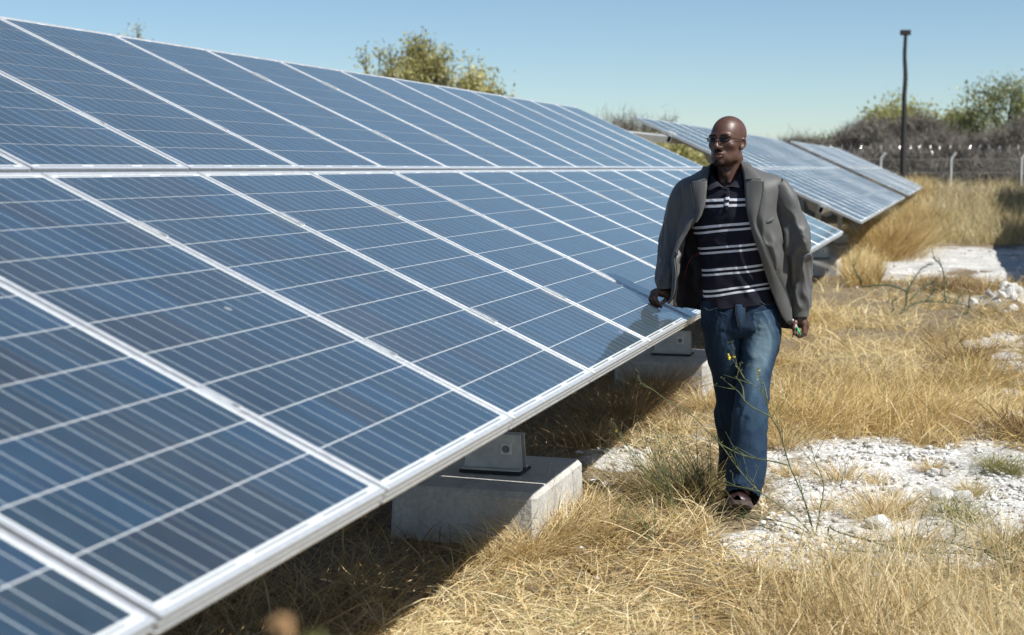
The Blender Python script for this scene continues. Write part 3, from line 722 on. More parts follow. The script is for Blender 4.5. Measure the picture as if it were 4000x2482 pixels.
# golden meadow right of the man
g = Grass()
field(g, scatter(r, 42000, 2880, 4500, 1090, 1765, nobare, 0.85, 1.6), 0.12, 0.38, 0.15, 1.35, 0.6, 0.0019, wpx=0.00020)
field(g, scatter(r, 16000, 2880, 3900, 1480, 1740, nobare, 0.9, 1.8), 0.14, 0.42, 0.1, 1.0, 0.4, 0.0017, azc=-1.4, azs=1.5, wpx=0.00018)
field(g, scatter(r, 6000, 3305, 3440, 1010, 1120, lambda P: nobare(P) * 0.9, 0.3, 1.0), 0.25, 0.5, 0.05, 0.6, 0.3, 0.002, wpx=0.00018)
g.build('dry_grass', M['gold'], 'golden dry meadow grass right of the man')
# tall tufted grass at the corner of the middle array
g = Grass()
cen = [ground(3400 + 26 * k, 985 - 16 * abs(k - 3), 0) for k in range(9)] + [ground(3420, 1005, 0), ground(3500, 1000, 0), ground(3455, 1010, 0)]
for c in cen:
    n = 900; a = r.random(n) * 2 * np.pi; q = np.abs(r.normal(size=n)) * 0.28; P = np.column_stack([c[0] + np.cos(a) * q * 2.2, c[1] + np.sin(a) * q, np.zeros(n)]); P[:, 2] = ground_z(P[:, 0], P[:, 1])
    g.add(P, 0.45 + 0.5 * r.random(n), 0.05 + 0.75 * np.minimum(q / 0.45, 1.1) * (0.5 + 0.5 * r.random(n)), a + r.normal(size=n) * 0.4, 0.25 + 0.35 * r.random(n), 0.0032 + 0.002 * r.random(n), np.clip(0.35 + 0.25 * r.normal(size=n), 0, 0.85), r)
field(g, scatter(r, 9000, 3480, 3640, 740, 940, None, 0.3, 0.6), 0.45, 0.8, 0.05, 0.5, 0.35, 0.004, wpx=0.00016)
g.build('dry_grass', M['gold'], 'tall golden grass tussocks at the corner of the middle array')
# far meadow up to the fence
g = Grass()
field(g, scatter(r, 46000, 3380, 4500, 672, 960, nobare, 0.4, 0.35), 0.35, 0.75, 0.02, 0.45, 0.3, 0.003, wpx=0.00017)
g.build('dry_grass', M['pale'], 'pale far meadow grass running up to the fence')
# shaded grass under the near array
g = Grass()
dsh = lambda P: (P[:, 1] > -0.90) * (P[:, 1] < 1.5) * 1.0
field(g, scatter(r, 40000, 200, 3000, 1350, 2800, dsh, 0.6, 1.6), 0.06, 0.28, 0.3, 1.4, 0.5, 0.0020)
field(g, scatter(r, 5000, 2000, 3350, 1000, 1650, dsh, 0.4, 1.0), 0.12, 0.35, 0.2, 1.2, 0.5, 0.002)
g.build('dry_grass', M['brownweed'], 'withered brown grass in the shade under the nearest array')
# tufts standing in the gravel
M['thatch'] = leafy('brown_green_thatch', [(0.0, (0.11, 0.085, 0.035)), (0.4, (0.28, 0.22, 0.085)), (0.75, (0.48, 0.36, 0.16)), (1.0, (0.66, 0.52, 0.28))], trans=0.3)
TUFT = [(3290, 1880, .20, 240, 0, 'thin straw tuft in the gravel nearest the man\'s lowered hand'), (3430, 1885, .12, 140, 0, 'low straw tuft in the middle of the open gravel'), (3440, 2030, .22, 420, 0, 'bushy dry tuft with a white stone at its foot'), (3510, 2000, .20, 260, 0, 'dry tuft leaning right beside the bushy tuft'), (3640, 1850, .11, 220, 0, 'short brown tuft behind the row of three white stones'),
        (3790, 1935, .13, 260, 2, 'grey brown tuft beside the flat white stone'), (3700, 2010, .17, 200, 1, 'half green tuft in the lower right gravel'), (3880, 1850, .14, 260, 1, 'fresh green grass tuft at the right edge of the gravel'), (3960, 1870, .15, 220, 1, 'green and straw tuft cut by the right edge'), (3920, 2120, .26, 360, 2, 'dark wiry tuft in the lower right corner'), (3210, 1990, .16, 130, 0, 'sparse tuft beside the root of the flowering weed'), (3780, 2040, .17, 160, 1, 'pale green tuft between the lower right stones'), (3090, 1860, .12, 200, 0, 'small tuft behind the man\'s front leg'), (3600, 1740, .13, 200, 0, 'small tuft where gravel meets the golden meadow'), (3560, 2140, .22, 200, 0, 'straw tuft over the creeping stems'),
        (2700, 1965, .32, 620, 3, 'dense brown green thatch of weeds beside the front shoe'), (2630, 1940, .30, 480, 3, 'brown green thatch between the weeds and the shade line'), (2820, 1900, .22, 420, 3, 'withered thatch behind the man\'s front shoe'), (3060, 1760, .22, 420, 0, 'straw tuft at the meadow edge right of the man\'s shin'),
        (2190, 2110, .26, 600, 0, 'straw clump against the sunlit end of the nearest block'), (2070, 2165, .24, 520, 0, 'straw clump at the near corner of the nearest block'), (2265, 2020, .22, 420, 0, 'straw clump behind the far corner of the nearest block'), (1940, 2195, .18, 360, 0, 'low straw clump before the shaded side of the nearest block'),
        (2760, 1600, .24, 600, 0, 'golden straw heap before the second block'), (2660, 1690, .20, 420, 0, 'straw clump left of the golden heap by the second block'),
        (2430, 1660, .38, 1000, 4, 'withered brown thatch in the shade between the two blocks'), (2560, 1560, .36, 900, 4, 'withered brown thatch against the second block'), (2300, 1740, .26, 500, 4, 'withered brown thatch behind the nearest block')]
for px, py, h, n, mt, lab in TUFT:
    c = ground(px, py); g = Grass(); a = r.random(n) * 2 * np.pi; q = np.abs(r.normal(size=n)) * h * 0.38; P = np.column_stack([c[0] + np.cos(a) * q, c[1] + np.sin(a) * q, np.zeros(n)]); P[:, 2] = ground_z(P[:, 0], P[:, 1]) - 0.004
    g.add(P, h * (0.5 + 0.8 * r.random(n)), 0.1 + 0.9 * r.random(n), a + r.normal(size=n) * 0.5, 0.2 + 0.5 * r.random(n), 0.0010 + 0.0010 * r.random(n), np.clip(0.5 + 0.25 * r.normal(size=n), 0, 1), r)
    g.build('grass_tuft', [M['straw'], M['greengrass'], M['pale'], M['thatch'], M['brownweed']][mt], lab, 'grass tuft', None, 'tufts in the gravel')
# ---- stones
def ico():
    import bmesh
    bm = bmesh.new(); bmesh.ops.create_icosphere(bm, subdivisions=1, radius=1.0); bm.verts.ensure_lookup_table()
    V = np.array([v.co for v in bm.verts]); F = np.array([[v.index for v in f.verts] for f in bm.faces])
    bm2 = bmesh.new(); bmesh.ops.create_icosphere(bm2, subdivisions=2, radius=1.0); bm2.verts.ensure_lookup_table()
    V2 = np.array([v.co for v in bm2.verts]); F2 = np.array([[v.index for v in f.verts] for f in bm2.faces]); bm.free(); bm2.free(); return V, F, V2, F2
IV, IF, IV2, IF2 = ico()
def rock(V, k):
    v = V * (1 + 0.34 * vnoise(V * 1.3 + k * 7.1, 61)[:, None] + 0.12 * vnoise(V * 3.1 + k * 3.3, 62)[:, None])
    for j in range(4):
        n = np.random.default_rng(900 + k * 10 + j).normal(size=3); n /= np.linalg.norm(n); dd = v @ n; v = v - n * np.maximum(dd - 0.72, 0)[:, None] * 0.85
    return v * np.array([1.1, 0.85, 0.62])
ROCKS = [make_mesh('stone', rock(IV2, k), IF2) for k in range(14)]
SMALL = [rock(IV, 40 + k) for k in range(10)]
Ps = []
for (x0, x1, y0, y1, n) in ((2750, 4300, 1680, 2230, 15000), (2250, 2800, 1700, 1950, 1600), (3650, 4300, 1300, 1500, 1200), (3300, 4300, 960, 1240, 1200), (1300, 2400, 1950, 2500, 500)):
    Ps.append(scatter(r, n, x0, x1, y0, y1, lambda P: np.clip(bare_mask(P), 0.12, 1), 0.5, 3.0))
P = np.concatenate(Ps); P = P[~inblock(P)]; P = P[footfree(P) > 0]; dep = (P - CAM) @ FW; n = len(P); sz = (0.0035 + 0.016 * r.random(n) ** 3.2) * np.clip(dep / 7, 0.9, 2.5)
V = []; F = []; k0 = 0; tone = []
for i in range(n):
    a = r.random() * 6.28; c, s_ = math.cos(a), math.sin(a); v = SMALL[i % 10] * sz[i]; v = np.column_stack([v[:, 0] * c - v[:, 1] * s_, v[:, 0] * s_ + v[:, 1] * c, v[:, 2]]) + P[i] + (0, 0, 0.004 + sz[i] * 0.35); V.append(v); F.append(IF + k0); k0 += len(v); tone.append(np.full(len(v), r.random()))
t = NT('chalk_gravel'); at = t.n('Attribute', attribute_name='rnd'); nz = t.noise(t.coord(), 60, 3)
c = t.ramp(at.outputs['Fac'], [(0.0, (0.26, 0.235, 0.20)), (0.3, (0.50, 0.48, 0.44)), (0.7, (0.68, 0.67, 0.64)), (1.0, (0.76, 0.75, 0.73))]); c = t.mix(0.4, c, t.ramp(nz.outputs[0], [(0.3, (0.7, 0.68, 0.65)), (0.7, (1.1, 1.1, 1.1))]), 'MULTIPLY')
t.set(Base_Color=c, Roughness=0.95, Specular_IOR_Level=0.15); M['gravel'] = t.m
o = link('gravel', make_mesh('gravel', np.concatenate(V), np.concatenate(F), False, {'rnd': np.concatenate(tone)}), M['gravel']); tag(o, 'white chalk gravel strewn over the open ground', 'gravel', None, 'stuff')
STN = [(3500, 1932, .045), (3540, 1925, .040), (3558, 1912, .045), (3635, 1858, .026), (3658, 1860, .032), (3684, 1862, .034), (3680, 1945, .068), (3760, 1952, .058), (3172, 1940, .045), (3432, 2065, .055), (3550, 2012, .048), (3668, 1708, .034), (3094, 1706, .022), (3635, 1718, .024), (3465, 1795, .022), (3255, 1715, .024), (3430, 1880, .030), (3640, 1570, .03), (3300, 1900, .026), (3250, 1965, .030), (3088, 2105, .040), (3610, 2110, .035), (3850, 2175, .04), (3530, 1640, .03), (3200, 1800, .020), (3560, 1800, .022), (3730, 1790, .022), (3380, 2000, .026), (3130, 1820, .018), (3860, 1640, .03), (3780, 1680, .024), (2455, 1760, .03), (2480, 1790, .022), (2400, 1815, .026), (3350, 2080, .03), (3470, 1980, .024), (3315, 1800, .018), (3820, 1780, .02), (2330, 1880, .03), (3700, 1760, .018)]
for i, (px, py, s_) in enumerate(STN):
    p = ground(px, py); o = link('stone', ROCKS[i % 14], None, None, (p[0], p[1], float(ground_z(p[0], p[1])) + s_ * 0.30), (r.random() * 0.4, r.random() * 0.4, r.random() * 6.28)); o.scale = (s_,) * 3
    if not o.data.materials: o.data.materials.append(M['stone'] if i % 5 else M['greystone'])
    lab = {0: 'white stone left of the two touching stones in the gravel', 6: 'largest flat white stone right of the gravel middle', 7: 'pale rounded stone beside the grey brown tuft', 9: 'white stone at the foot of the bushy dry tuft'}.get(i, 'loose white chalk stone lying on the gravel')
    tag(o, lab, 'stone', 'loose stones')
hp = ground(3880, 1225)
for i in range(60):
    a = r.random() * 6.28; q = abs(r.normal()) * 0.36; x, y = 11.6 + math.cos(a) * q * 1.8, -3.3 + math.sin(a) * q * 0.7; s_ = 0.022 + 0.055 * r.random() ** 2.5
    o = link('rubble', ROCKS[r.integers(14)], None, None, (x, y, float(ground_z(x, y)) + s_ * 0.15), (r.random() * 6, r.random() * 6, r.random() * 6.28)); o.scale = (s_,) * 3
    if not o.data.materials: o.data.materials.append(M['greystone'])
    tag(o, 'pale rubble stone on the low heap at the right edge', 'stone', 'rubble heap stones')

# ---- weeds
def CP(pts): return [(2450 + .6612 * a, 1100 + .6612 * b) for a, b in pts]
def weed(name, label, cat, base_px, stems, depth_fn, mat, rad=0.0028, leaf=0.02, leaf_n=9, flowers=(), group=None, twigs=4, flmat='petal', seed=1, shift=None):
    rr = np.random.default_rng(seed); b = ground(*base_px); b[2] = float(ground_z(b[0], b[1])); o = empty(name, b); tag(o, label, cat, group)
    for k, st in enumerate(stems):
        P = np.array([at_depth(px, py, depth_fn(px, py, i / max(1, len(st) - 1))) for i, (px, py) in enumerate(st)]); P[:, 2] = np.maximum(P[:, 2], ground_z(P[:, 0], P[:, 1]) + 0.004)
        if k == 0 or np.hypot(st[0][0] - base_px[0], st[0][1] - base_px[1]) < 60: P[0] = b + (0, 0, -0.01)
        n = max(12, len(st) * 5); S = cr(P, n); m = MB(); m.tube(S - b, np.linspace(rad, rad * 0.35, n), 5)
        so = m.build('stem', M[mat], o, True)
        # leaflets and twigs
        lg = Grass(); L_ = np.linalg.norm(P[-1] - P[0]); nl = int(leaf_n * L_ * 10); ii = rr.integers(2, n, nl)
        lg.add(S[ii] - b, leaf * (0.4 + rr.random(nl)), 0.3 + 1.0 * rr.random(nl), rr.random(nl) * 6.28, 0.2 * rr.random(nl), 0.0012 + 0.0010 * rr.random(nl), rr.random(nl) * 0.6, rr)
        lo = link('leaf', make_mesh('leaf', np.concatenate(lg.V), [np.concatenate(lg.Q), np.concatenate(lg.T)], False, {'rnd': np.concatenate(lg.R)}), M['greengrass'] if mat != 'thorn' else M['thornleaf'], so); lo['kind'] = 'stuff'
        tm = MB(); ok = False
        for j in range(int(twigs * L_ * 3)):
            i0 = int(rr.integers(n // 4, n - 1)); d = S[min(i0 + 1, n - 1)] - S[i0 - 1]; d /= np.linalg.norm(d) + 1e-9; d = d + rr.normal(size=3) * 0.55; d[2] = abs(d[2]) + 0.3; d /= np.linalg.norm(d); ln = 0.05 + 0.10 * rr.random()
            Q = np.array([S[i0], S[i0] + d * ln * 0.5, S[i0] + d * ln + rr.normal(size=3) * 0.01]) - b; tm.tube(Q, [rad * 0.4, rad * 0.3, rad * 0.2], 4); ok = True
            if mat != 'thorn' and rr.random() < 0.5:
                for q in range(3): c = Q[-1] + rr.normal(size=3) * 0.006; tm.tube([c - (0, 0, 0.004), c + (0, 0, 0.003)], [0.0012, 0.0022], 5)
        if ok: to = tm.build('twig', M[mat], so, True); to['kind'] = 'stuff'
    for (px, py, dd, sz) in flowers:
        c = at_depth(px, py, dd) - b; m = MB()
        for q in range(8):
            e = rr.normal(size=3) * sz * 0.5; m.add(IV * sz * 0.42 * np.array([1, 1, 0.7]) + c + e, IF)
        m.build('flower', M[flmat if sz > 0 else 'bud'], o)
    return o
M['thornleaf'] = leafy('thorn_leaf', [(0.0, (0.03, 0.06, 0.025)), (1.0, (0.10, 0.15, 0.06))], trans=0.2)
base = (3184, 2085); d0 = float((ground(*base) - CAM) @ FW)
dfn = lambda px, py, t_: d0 + 0.10 * t_
S_ = [CP([(1090, 1490), (1060, 1330), (1000, 1180), (960, 1090), (910, 920), (880, 850), (850, 800), (830, 740), (818, 680), (770, 630), (690, 570), (650, 500), (615, 450)]),
      CP([(848, 800), (760, 755), (700, 712), (660, 655), (600, 605)]), CP([(828, 700), (812, 620), (795, 580), (775, 535)]), CP([(690, 570), (660, 520), (645, 510)]), CP([(690, 705), (680, 620), (640, 560)]),
      CP([(1090, 1490), (1000, 1400), (880, 1310), (780, 1240), (700, 1160), (620, 1060), (560, 975), (470, 880), (380, 790), (230, 700), (150, 640), (60, 605)]),
      CP([(950, 1085), (820, 1056), (690, 1030), (560, 965), (500, 905), (430, 860)]), CP([(1090, 1490), (1140, 1350), (1160, 1200), (1110, 1060), (1090, 990)]), CP([(1090, 1490), (1075, 1400), (1035, 1250), (1010, 1150)]),
      CP([(780, 1240), (640, 1210), (540, 1200)]), CP([(1090, 1490), (960, 1430), (720, 1395), (640, 1385)]), CP([(1090, 1490), (900, 1440), (830, 1460), (700, 1400)])]
weed('flowering_weed', 'tall sparse weed with yellow flowers crossing in front of the man\'s jeans', 'weed', base, S_, dfn, 'stem', 0.0034, 0.016, 7,
     [(2848, 1392, d0 + .1, .011), (2866, 1397, d0 + .1, .006), (2963, 1448, d0 + .1, .006), (2961, 1461, d0 + .1, .005), (2959, 1482, d0 + .1, .004)], seed=3)
# bushy weeds behind the foreground straw, left of the front shoe
def fan(bx, by, n, spread, seed, dx=-190, dy=-300, jit=0.35):
    rr = np.random.default_rng(seed); out = []
    for k in range(n):
        f = 0.55 + 0.6 * rr.random(); ex = bx + dx * f + rr.normal() * spread; ey = by + dy * f * (0.75 + 0.4 * rr.random()); mx_ = (bx + ex) / 2 + rr.normal() * 18; my = (by + ey) / 2 - 20 * rr.random()
        out.append([(bx, by), (mx_ * 0.6 + bx * 0.4, my * 0.6 + by * 0.4), (mx_, my), (ex * 0.75 + mx_ * 0.25, ey * 0.75 + my * 0.25), (ex, ey)])
    return out
for (bx, by, n, sp_, sd, dx, dy, lab) in ((2760, 1990, 20, 85, 4, -110, -260, 'bushy green weed at the left of the man\'s front shoe'), (2640, 2010, 15, 75, 5, -130, -330, 'thin upright green weed between the block and the man\'s leg'), (2560, 2120, 12, 80, 6, -160, -160, 'low green weed sprawling in the straw before the man')):
    dd = float((ground(bx, by) - CAM) @ FW); st = fan(bx, by, n, sp_, sd, dx, dy); fl = [(st[k][-1][0], st[k][-1][1], dd + 0.08, 0.005) for k in range(0, n, 4)]
    weed('green_weed', lab, 'weed', (bx, by), st, lambda px, py, t_, dd=dd: dd + 0.08 * t_, 'stem', 0.0022, 0.018, 10, fl, 'green weeds before the man', seed=sd)
# creeping stems lower right
def C3(pts): return [(3000 + .6494 * a, 1500 + .6494 * b) for a, b in pts]
cb = C3([(350, 830)])[0]
def gdepth(px, py, t_): return float((ground(px, py, 0.03) - CAM) @ FW)
weed('creeping_weed', 'dark creeping stems lying across the lower right gravel', 'weed', cb, [C3([(350, 830), (420, 890), (600, 940), (760, 945), (900, 930), (1100, 960), (1300, 1000), (1540, 1010)]), C3([(600, 940), (740, 985), (900, 1015), (1150, 1020), (1400, 1060)]), C3([(1100, 960), (1130, 900), (1110, 860)]), C3([(1300, 1000), (1420, 960), (1540, 900)]), C3([(1300, 1000), (1450, 1060), (1560, 1040)]), C3([(1300, 1010), (1440, 1100), (1560, 1130)]), C3([(700, 1010), (560, 1010), (420, 1000)])], gdepth, 'stem', 0.0038, 0.022, 12, (), None, 5, seed=8)
# thorny plant
def C2(pts): return [(3300 + .3968 * a, 900 + .3968 * b) for a, b in pts]
tb = C2([(510, 880)])[0]; dt = float((ground(*tb) - CAM) @ FW)
weed('thorny_shrub', 'spiny dark green shoots arching over the golden meadow', 'shrub', tb, [C2([(510, 890), (600, 780), (700, 722), (800, 705), (1000, 712), (1220, 742)]), C2([(510, 890), (600, 740), (605, 620), (660, 520), (720, 420), (800, 350), (870, 342)]), C2([(610, 600), (450, 545), (300, 545), (180, 552), (150, 490), (90, 370), (88, 270)]), C2([(640, 690), (720, 610), (790, 560), (870, 520)]), C2([(800, 700), (870, 600), (890, 480)]), C2([(980, 470), (960, 380), (930, 330), (880, 285)]), C2([(1000, 712), (980, 600), (980, 470)]), C2([(1220, 742), (1235, 640), (1210, 800), (1140, 910)]), C2([(530, 820), (480, 790), (470, 700), (510, 690)]), C2([(1100, 725), (1130, 660), (1160, 620)])], lambda px, py, t_: dt + 0.15 * t_, 'thorn', 0.0095, 0.06, 18, (), None, 4, seed=9)
# withered brown weeds
for (px, py, n, h, sd, lab) in ((3690, 1150, 420, .34, 1, 'withered brown weed behind the spiny shoots'), (3850, 1165, 380, .32, 2, 'withered brown weed beside the rubble heap'), (3985, 1715, 460, .30, 3, 'curled brown weed clump cut by the right edge'), (3760, 1425, 500, .24, 4, 'brown grass clump before the white strip at right')):
    rr = np.random.default_rng(sd); c = ground(px, py); g = Grass(); a = rr.random(n) * 6.28; q = np.abs(rr.normal(size=n)) * h * 0.5; P = np.column_stack([c[0] + np.cos(a) * q, c[1] + np.sin(a) * q * 1.2, np.zeros(n)]); P[:, 2] = ground_z(P[:, 0], P[:, 1])
    g.add(P, h * (0.5 + 0.8 * rr.random(n)), 0.05 + 0.7 * rr.random(n), a + rr.normal(size=n), 0.2 + 0.7 * rr.random(n), 0.0022 + 0.0025 * rr.random(n), rr.random(n), rr)
    g.build('withered_weed', M['brownweed'], lab, 'weed', None, 'withered weeds')
# seed stalks in the right foreground and beside the block
g = Grass(); n = 90
px = 3350 + 650 * r.random(n); py = 2180 + 330 * r.random(n); P = np.array([ground(a, b) for a, b in zip(px, py)]); P[:, 2] = ground_z(P[:, 0], P[:, 1])
g.add(P, 0.28 + 0.25 * r.random(n), 0.03 + 0.3 * r.random(n), r.random(n) * 6.28, 0.15 * r.random(n), 0.0010 + 0.0005 * r.random(n), 0.55 + 0.3 * r.random(n), r, seg=5)
for (bx, by, hh) in ((2290, 1960, .52), (2330, 1950, .46), (2405, 1900, .50), (2440, 1870, .40), (2120, 2060, .42), (2560, 1840, .5), (2600, 1860, .45), (2180, 2090, .3), (2070, 2100, .34)):
    P = np.array([ground(bx, by)]); P[:, 2] = ground_z(P[:, 0], P[:, 1]); g.add(P, np.array([hh]), np.array([0.22]), np.array([-0.6 + r.normal() * 0.5]), np.array([0.1]), np.array([0.0014]), np.array([0.7]), r, seg=5)
g.build('grass_stalks', M['pale'], 'single tall straw stalks standing above the foreground grass')
# near, out of focus weed at the bottom of the picture
nb = at_depth(1125, 2470, 1.05); nb2 = nb.copy(); nb2[2] = float(ground_z(nb[0], nb[1])); o = empty('dry_flower_weed', nb2); tag(o, 'blurred orange dry flower close to the camera at the bottom edge', 'weed'); m = MB(); tp = at_depth(1112, 2452, 1.05) - nb2
m.tube(cr(np.array([(0, 0, 0), tp * 0.5 + (0.02, 0, 0), tp]), 12), [0.004] * 12, 5); tp2 = at_depth(1280, 2505, 1.05) - nb2; m.tube(cr(np.array([tp * 0.8, tp2]), 6), [0.003] * 6, 5); m.build('stem', M['stem'], o, True)
m = MB(); rr = np.random.default_rng(2)
for q in range(16): m.add(IV * 0.0035 + tp + rr.normal(size=3) * 0.0032, IF)
m.build('flower_head', M['bud2'] if 'bud2' in M else M['bud'], o)
lg = Grass(); lg.add(np.tile(tp2 - (0, 0, 0.01), (9, 1)), np.full(9, 0.025), 0.6 + 0.8 * rr.random(9), rr.random(9) * 6.28, 0.3 * rr.random(9), np.full(9, 0.0035), rr.random(9) * 0.5, rr)
link('leaf', make_mesh('leaf', np.concatenate(lg.V), [np.concatenate(lg.Q), np.concatenate(lg.T)], False, {'rnd': np.concatenate(lg.R)}), M['greengrass'], o)

# ================================================================== the walking man
DH = 7.13
PO = CAM + FH * DH + RT * ((2840 - 2000) / FPX * DH / (FW @ FH)); PO[2] = 0.0
_d = ray(2840, 1241); PO = CAM + _d * (DH / (_d @ FH)); PO[2] = 0.0
def L(px, py, yo):
    """photo pixel + metres towards the camera from the man's mid plane -> the man's own coordinates"""
    d = ray(px, py); W = CAM + d * ((DH - yo) / (d @ FH)); q = W - PO
    return np.array([q @ RT, -yo, W[2]])
def to_local(W): q = np.asarray(W, float) - PO; return np.array([q @ RT, q @ FH, W[2]])
PXM = DH / FPX
def sd_ell(P, c, r):
    q = (P - np.asarray(c)); r = np.asarray(r, float); k0 = np.linalg.norm(q / r, axis=-1); k1 = np.linalg.norm(q / (r * r), axis=-1) + 1e-9
    return k0 * (k0 - 1) / k1
def sd_cap(P, a, b, ra, rb):
    a = np.asarray(a, float); b = np.asarray(b, float); ab = b - a; h = np.clip(((P - a) @ ab) / (ab @ ab + 1e-12), 0, 1)
    return np.linalg.norm(P - a - h[..., None] * ab, axis=-1) - (ra + (rb - ra) * h)
def smin(a, b, k): h = np.clip(0.5 + 0.5 * (b - a) / k, 0, 1); return b + (a - b) * h - k * h * (1 - h)
def smax(a, b, k): return -smin(-a, -b, k)
def surface_net(fn, lo, hi, h):
    lo = np.asarray(lo, float); n = np.ceil((np.asarray(hi) - lo) / h).astype(int) + 1
    ax = [lo[i] + h * np.arange(n[i]) for i in range(3)]
    G = np.stack(np.meshgrid(*ax, indexing='ij'), -1); f = fn(G.reshape(-1, 3)).reshape(n)
    s = f < 0; cnt = np.zeros(np.array(n) - 1); acc = np.zeros(tuple(np.array(n) - 1) + (3,))
    cs = [s[a:n[0] - 1 + a, b:n[1] - 1 + b, c:n[2] - 1 + c] for a in (0, 1) for b in (0, 1) for c in (0, 1)]
    allin = np.logical_and.reduce(cs); anyin = np.logical_or.reduce(cs); mix = anyin & ~allin
    for d in range(3):
        o1, o2 = [k for k in range(3) if k != d]
        sl0 = [slice(None)] * 3; sl1 = [slice(None)] * 3; sl0[d] = slice(0, n[d] - 1); sl1[d] = slice(1, n[d])
        f0, f1 = f[tuple(sl0)], f[tuple(sl1)]; cross = (f0 < 0) != (f1 < 0); t_ = np.where(cross, f0 / (f0 - f1 + 1e-20), 0)
        for a in (0, 1):
            for b in (0, 1):
                sl = [slice(None)] * 3; sl[o1] = slice(a, n[o1] - 1 + a); sl[o2] = slice(b, n[o2] - 1 + b); sl = tuple(sl)
                c_ = cross[sl]; p = np.zeros(c_.shape + (3,)); p[..., d] = t_[sl]; p[..., o1] = a; p[..., o2] = b
                cnt += c_; acc += np.where(c_[..., None], p, 0)
    vid = -np.ones(mix.shape, int); vid[mix] = np.arange(mix.sum())
    ijk = np.argwhere(mix); V = lo + h * (ijk + acc[mix] / np.maximum(cnt[mix], 1)[:, None])
    Fs = []
    for d in range(3):
        o1, o2 = [(1, 2), (2, 0), (0, 1)][d]
        sl0 = [slice(None)] * 3; sl1 = [slice(None)] * 3; sl0[d] = slice(0, n[d] - 1); sl1[d] = slice(1, n[d])
        s0, s1 = s[tuple(sl0)], s[tuple(sl1)]
        E = np.argwhere(s0 != s1); ok = (E[:, o1] > 0) & (E[:, o2] > 0) & (E[:, o1] < n[o1] - 1) & (E[:, o2] < n[o2] - 1); E = E[ok]
        ins = s0[tuple(E.T)]
        def c_(a, b): q = E.copy(); q[:, o1] -= a; q[:, o2] -= b; return vid[tuple(q.T)]
        Q = np.stack([c_(1, 1), c_(0, 1), c_(0, 0), c_(1, 0)], -1); Q[~ins] = Q[~ins][:, ::-1]; Fs.append(Q)
    return V, np.concatenate(Fs)

def twist(G):
    """his trunk is turned a little to his right: the far side recedes"""
    z0, z1 = L(2850, 1160, 0)[2], L(2850, 900, 0)[2]; k = 0.36 * sstep(z0, z1, G[..., 2]); G = G.copy(); G[..., 1] -= k * (G[..., 0] - 0.012); return G
# ---- head, built in its own frame: x = his left, y = forward, z = up
def head_sdf(P):
    Pm = P.copy(); Pm[:, 0] = np.abs(Pm[:, 0])
    d = sd_ell(P, (0, -0.014, 0.042), (0.0745, 0.0985, 0.0800))
    d = smin(d, sd_ell(P, (0, 0.028, -0.012), (0.0665, 0.0640, 0.0830)), 0.03)
    d = smin(d, sd_ell(P, (0, 0.042, -0.080), (0.0540, 0.0480, 0.0360)), 0.024)
    d = smin(d, sd_ell(Pm, (0.049, 0.010, -0.064), (0.0160, 0.0300, 0.0280)), 0.020)
    d = smin(d, sd_ell(P, (0, 0.081, -0.103), (0.0230, 0.0160, 0.0150)), 0.016)
    d = smin(d, sd_ell(Pm, (0.044, 0.056, -0.018), (0.0200, 0.0220, 0.0150)), 0.016)
    d = smin(d, sd_ell(Pm, (0.026, 0.080, 0.023), (0.0300, 0.0125, 0.0095)), 0.014)
    d = smax(d, -sd_ell(Pm, (0.032, 0.099, 0.003), (0.0175, 0.0150, 0.0105)), 0.010)
    d = smin(d, sd_ell(Pm, (0.0315, 0.0765, 0.003), (0.0150, 0.0125, 0.0090)), 0.004)
    d = smin(d, sd_cap(P, (0, 0.087, 0.014), (0, 0.107, -0.024), 0.0080, 0.0110), 0.009)
    d = smin(d, sd_ell(P, (0, 0.1080, -0.029), (0.0135, 0.0110, 0.0100)), 0.006)
    d = smin(d, sd_ell(Pm, (0.0155, 0.097, -0.0315), (0.0095, 0.0115, 0.0082)), 0.005)
    d = smax(d, -sd_ell(Pm, (0.0090, 0.1020, -0.0405), (0.0042, 0.0060, 0.0035)), 0.003)
    d = smin(d, sd_ell(P, (0, 0.080, -0.060), (0.0300, 0.0170, 0.0200)), 0.012)
    d = smin(d, sd_ell(P, (0, 0.0935, -0.0580), (0.0235, 0.0080, 0.0055)), 0.004)
    d = smin(d, sd_ell(P, (0, 0.0930, -0.0715), (0.0210, 0.0085, 0.0068)), 0.004)
    d = smax(d, -sd_ell(P, (0, 0.1025, -0.0642), (0.0230, 0.0090, 0.0016)), 0.003)
    # ear: tilted shell with a hollow
    q = Pm - np.array([0.0755, -0.010, -0.008]); a = R(14); qy = q[:, 1] * math.cos(a) + q[:, 2] * math.sin(a); qz = -q[:, 1] * math.sin(a) + q[:, 2] * math.cos(a); b = R(24)
    qx = q[:, 0] * math.cos(b) + qy * math.sin(b); qy2 = -q[:, 0] * math.sin(b) + qy * math.cos(b); Q = np.stack([qx, qy2, qz], -1)
    ear = smin(sd_ell(Q, (0, 0, 0.004), (0.0080, 0.0180, 0.0265)), sd_ell(Q, (0.0, 0.006, -0.022), (0.0070, 0.0095, 0.0120)), 0.008)
    ear = smax(ear, -sd_ell(Q, (0.0075, 0.0035, 0.003), (0.0085, 0.0105, 0.0175)), 0.0025)
    d = smin(d, ear, 0.005)
    d = smin(d, sd_cap(P, (0, -0.036, -0.060), (0, -0.052, -0.215), 0.0540, 0.0580), 0.016)
    d = smin(d, sd_cap(Pm, (0.050, -0.036, -0.070), (0.022, 0.004, -0.185), 0.012, 0.013), 0.018)
    d = smin(d, sd_ell(P, (0, 0.012, -0.145), (0.0150, 0.0150, 0.0180)), 0.02)
    return d
HV, HF = surface_net(head_sdf, (-0.10, -0.13, -0.23), (0.10, 0.14, 0.14), 0.0020)
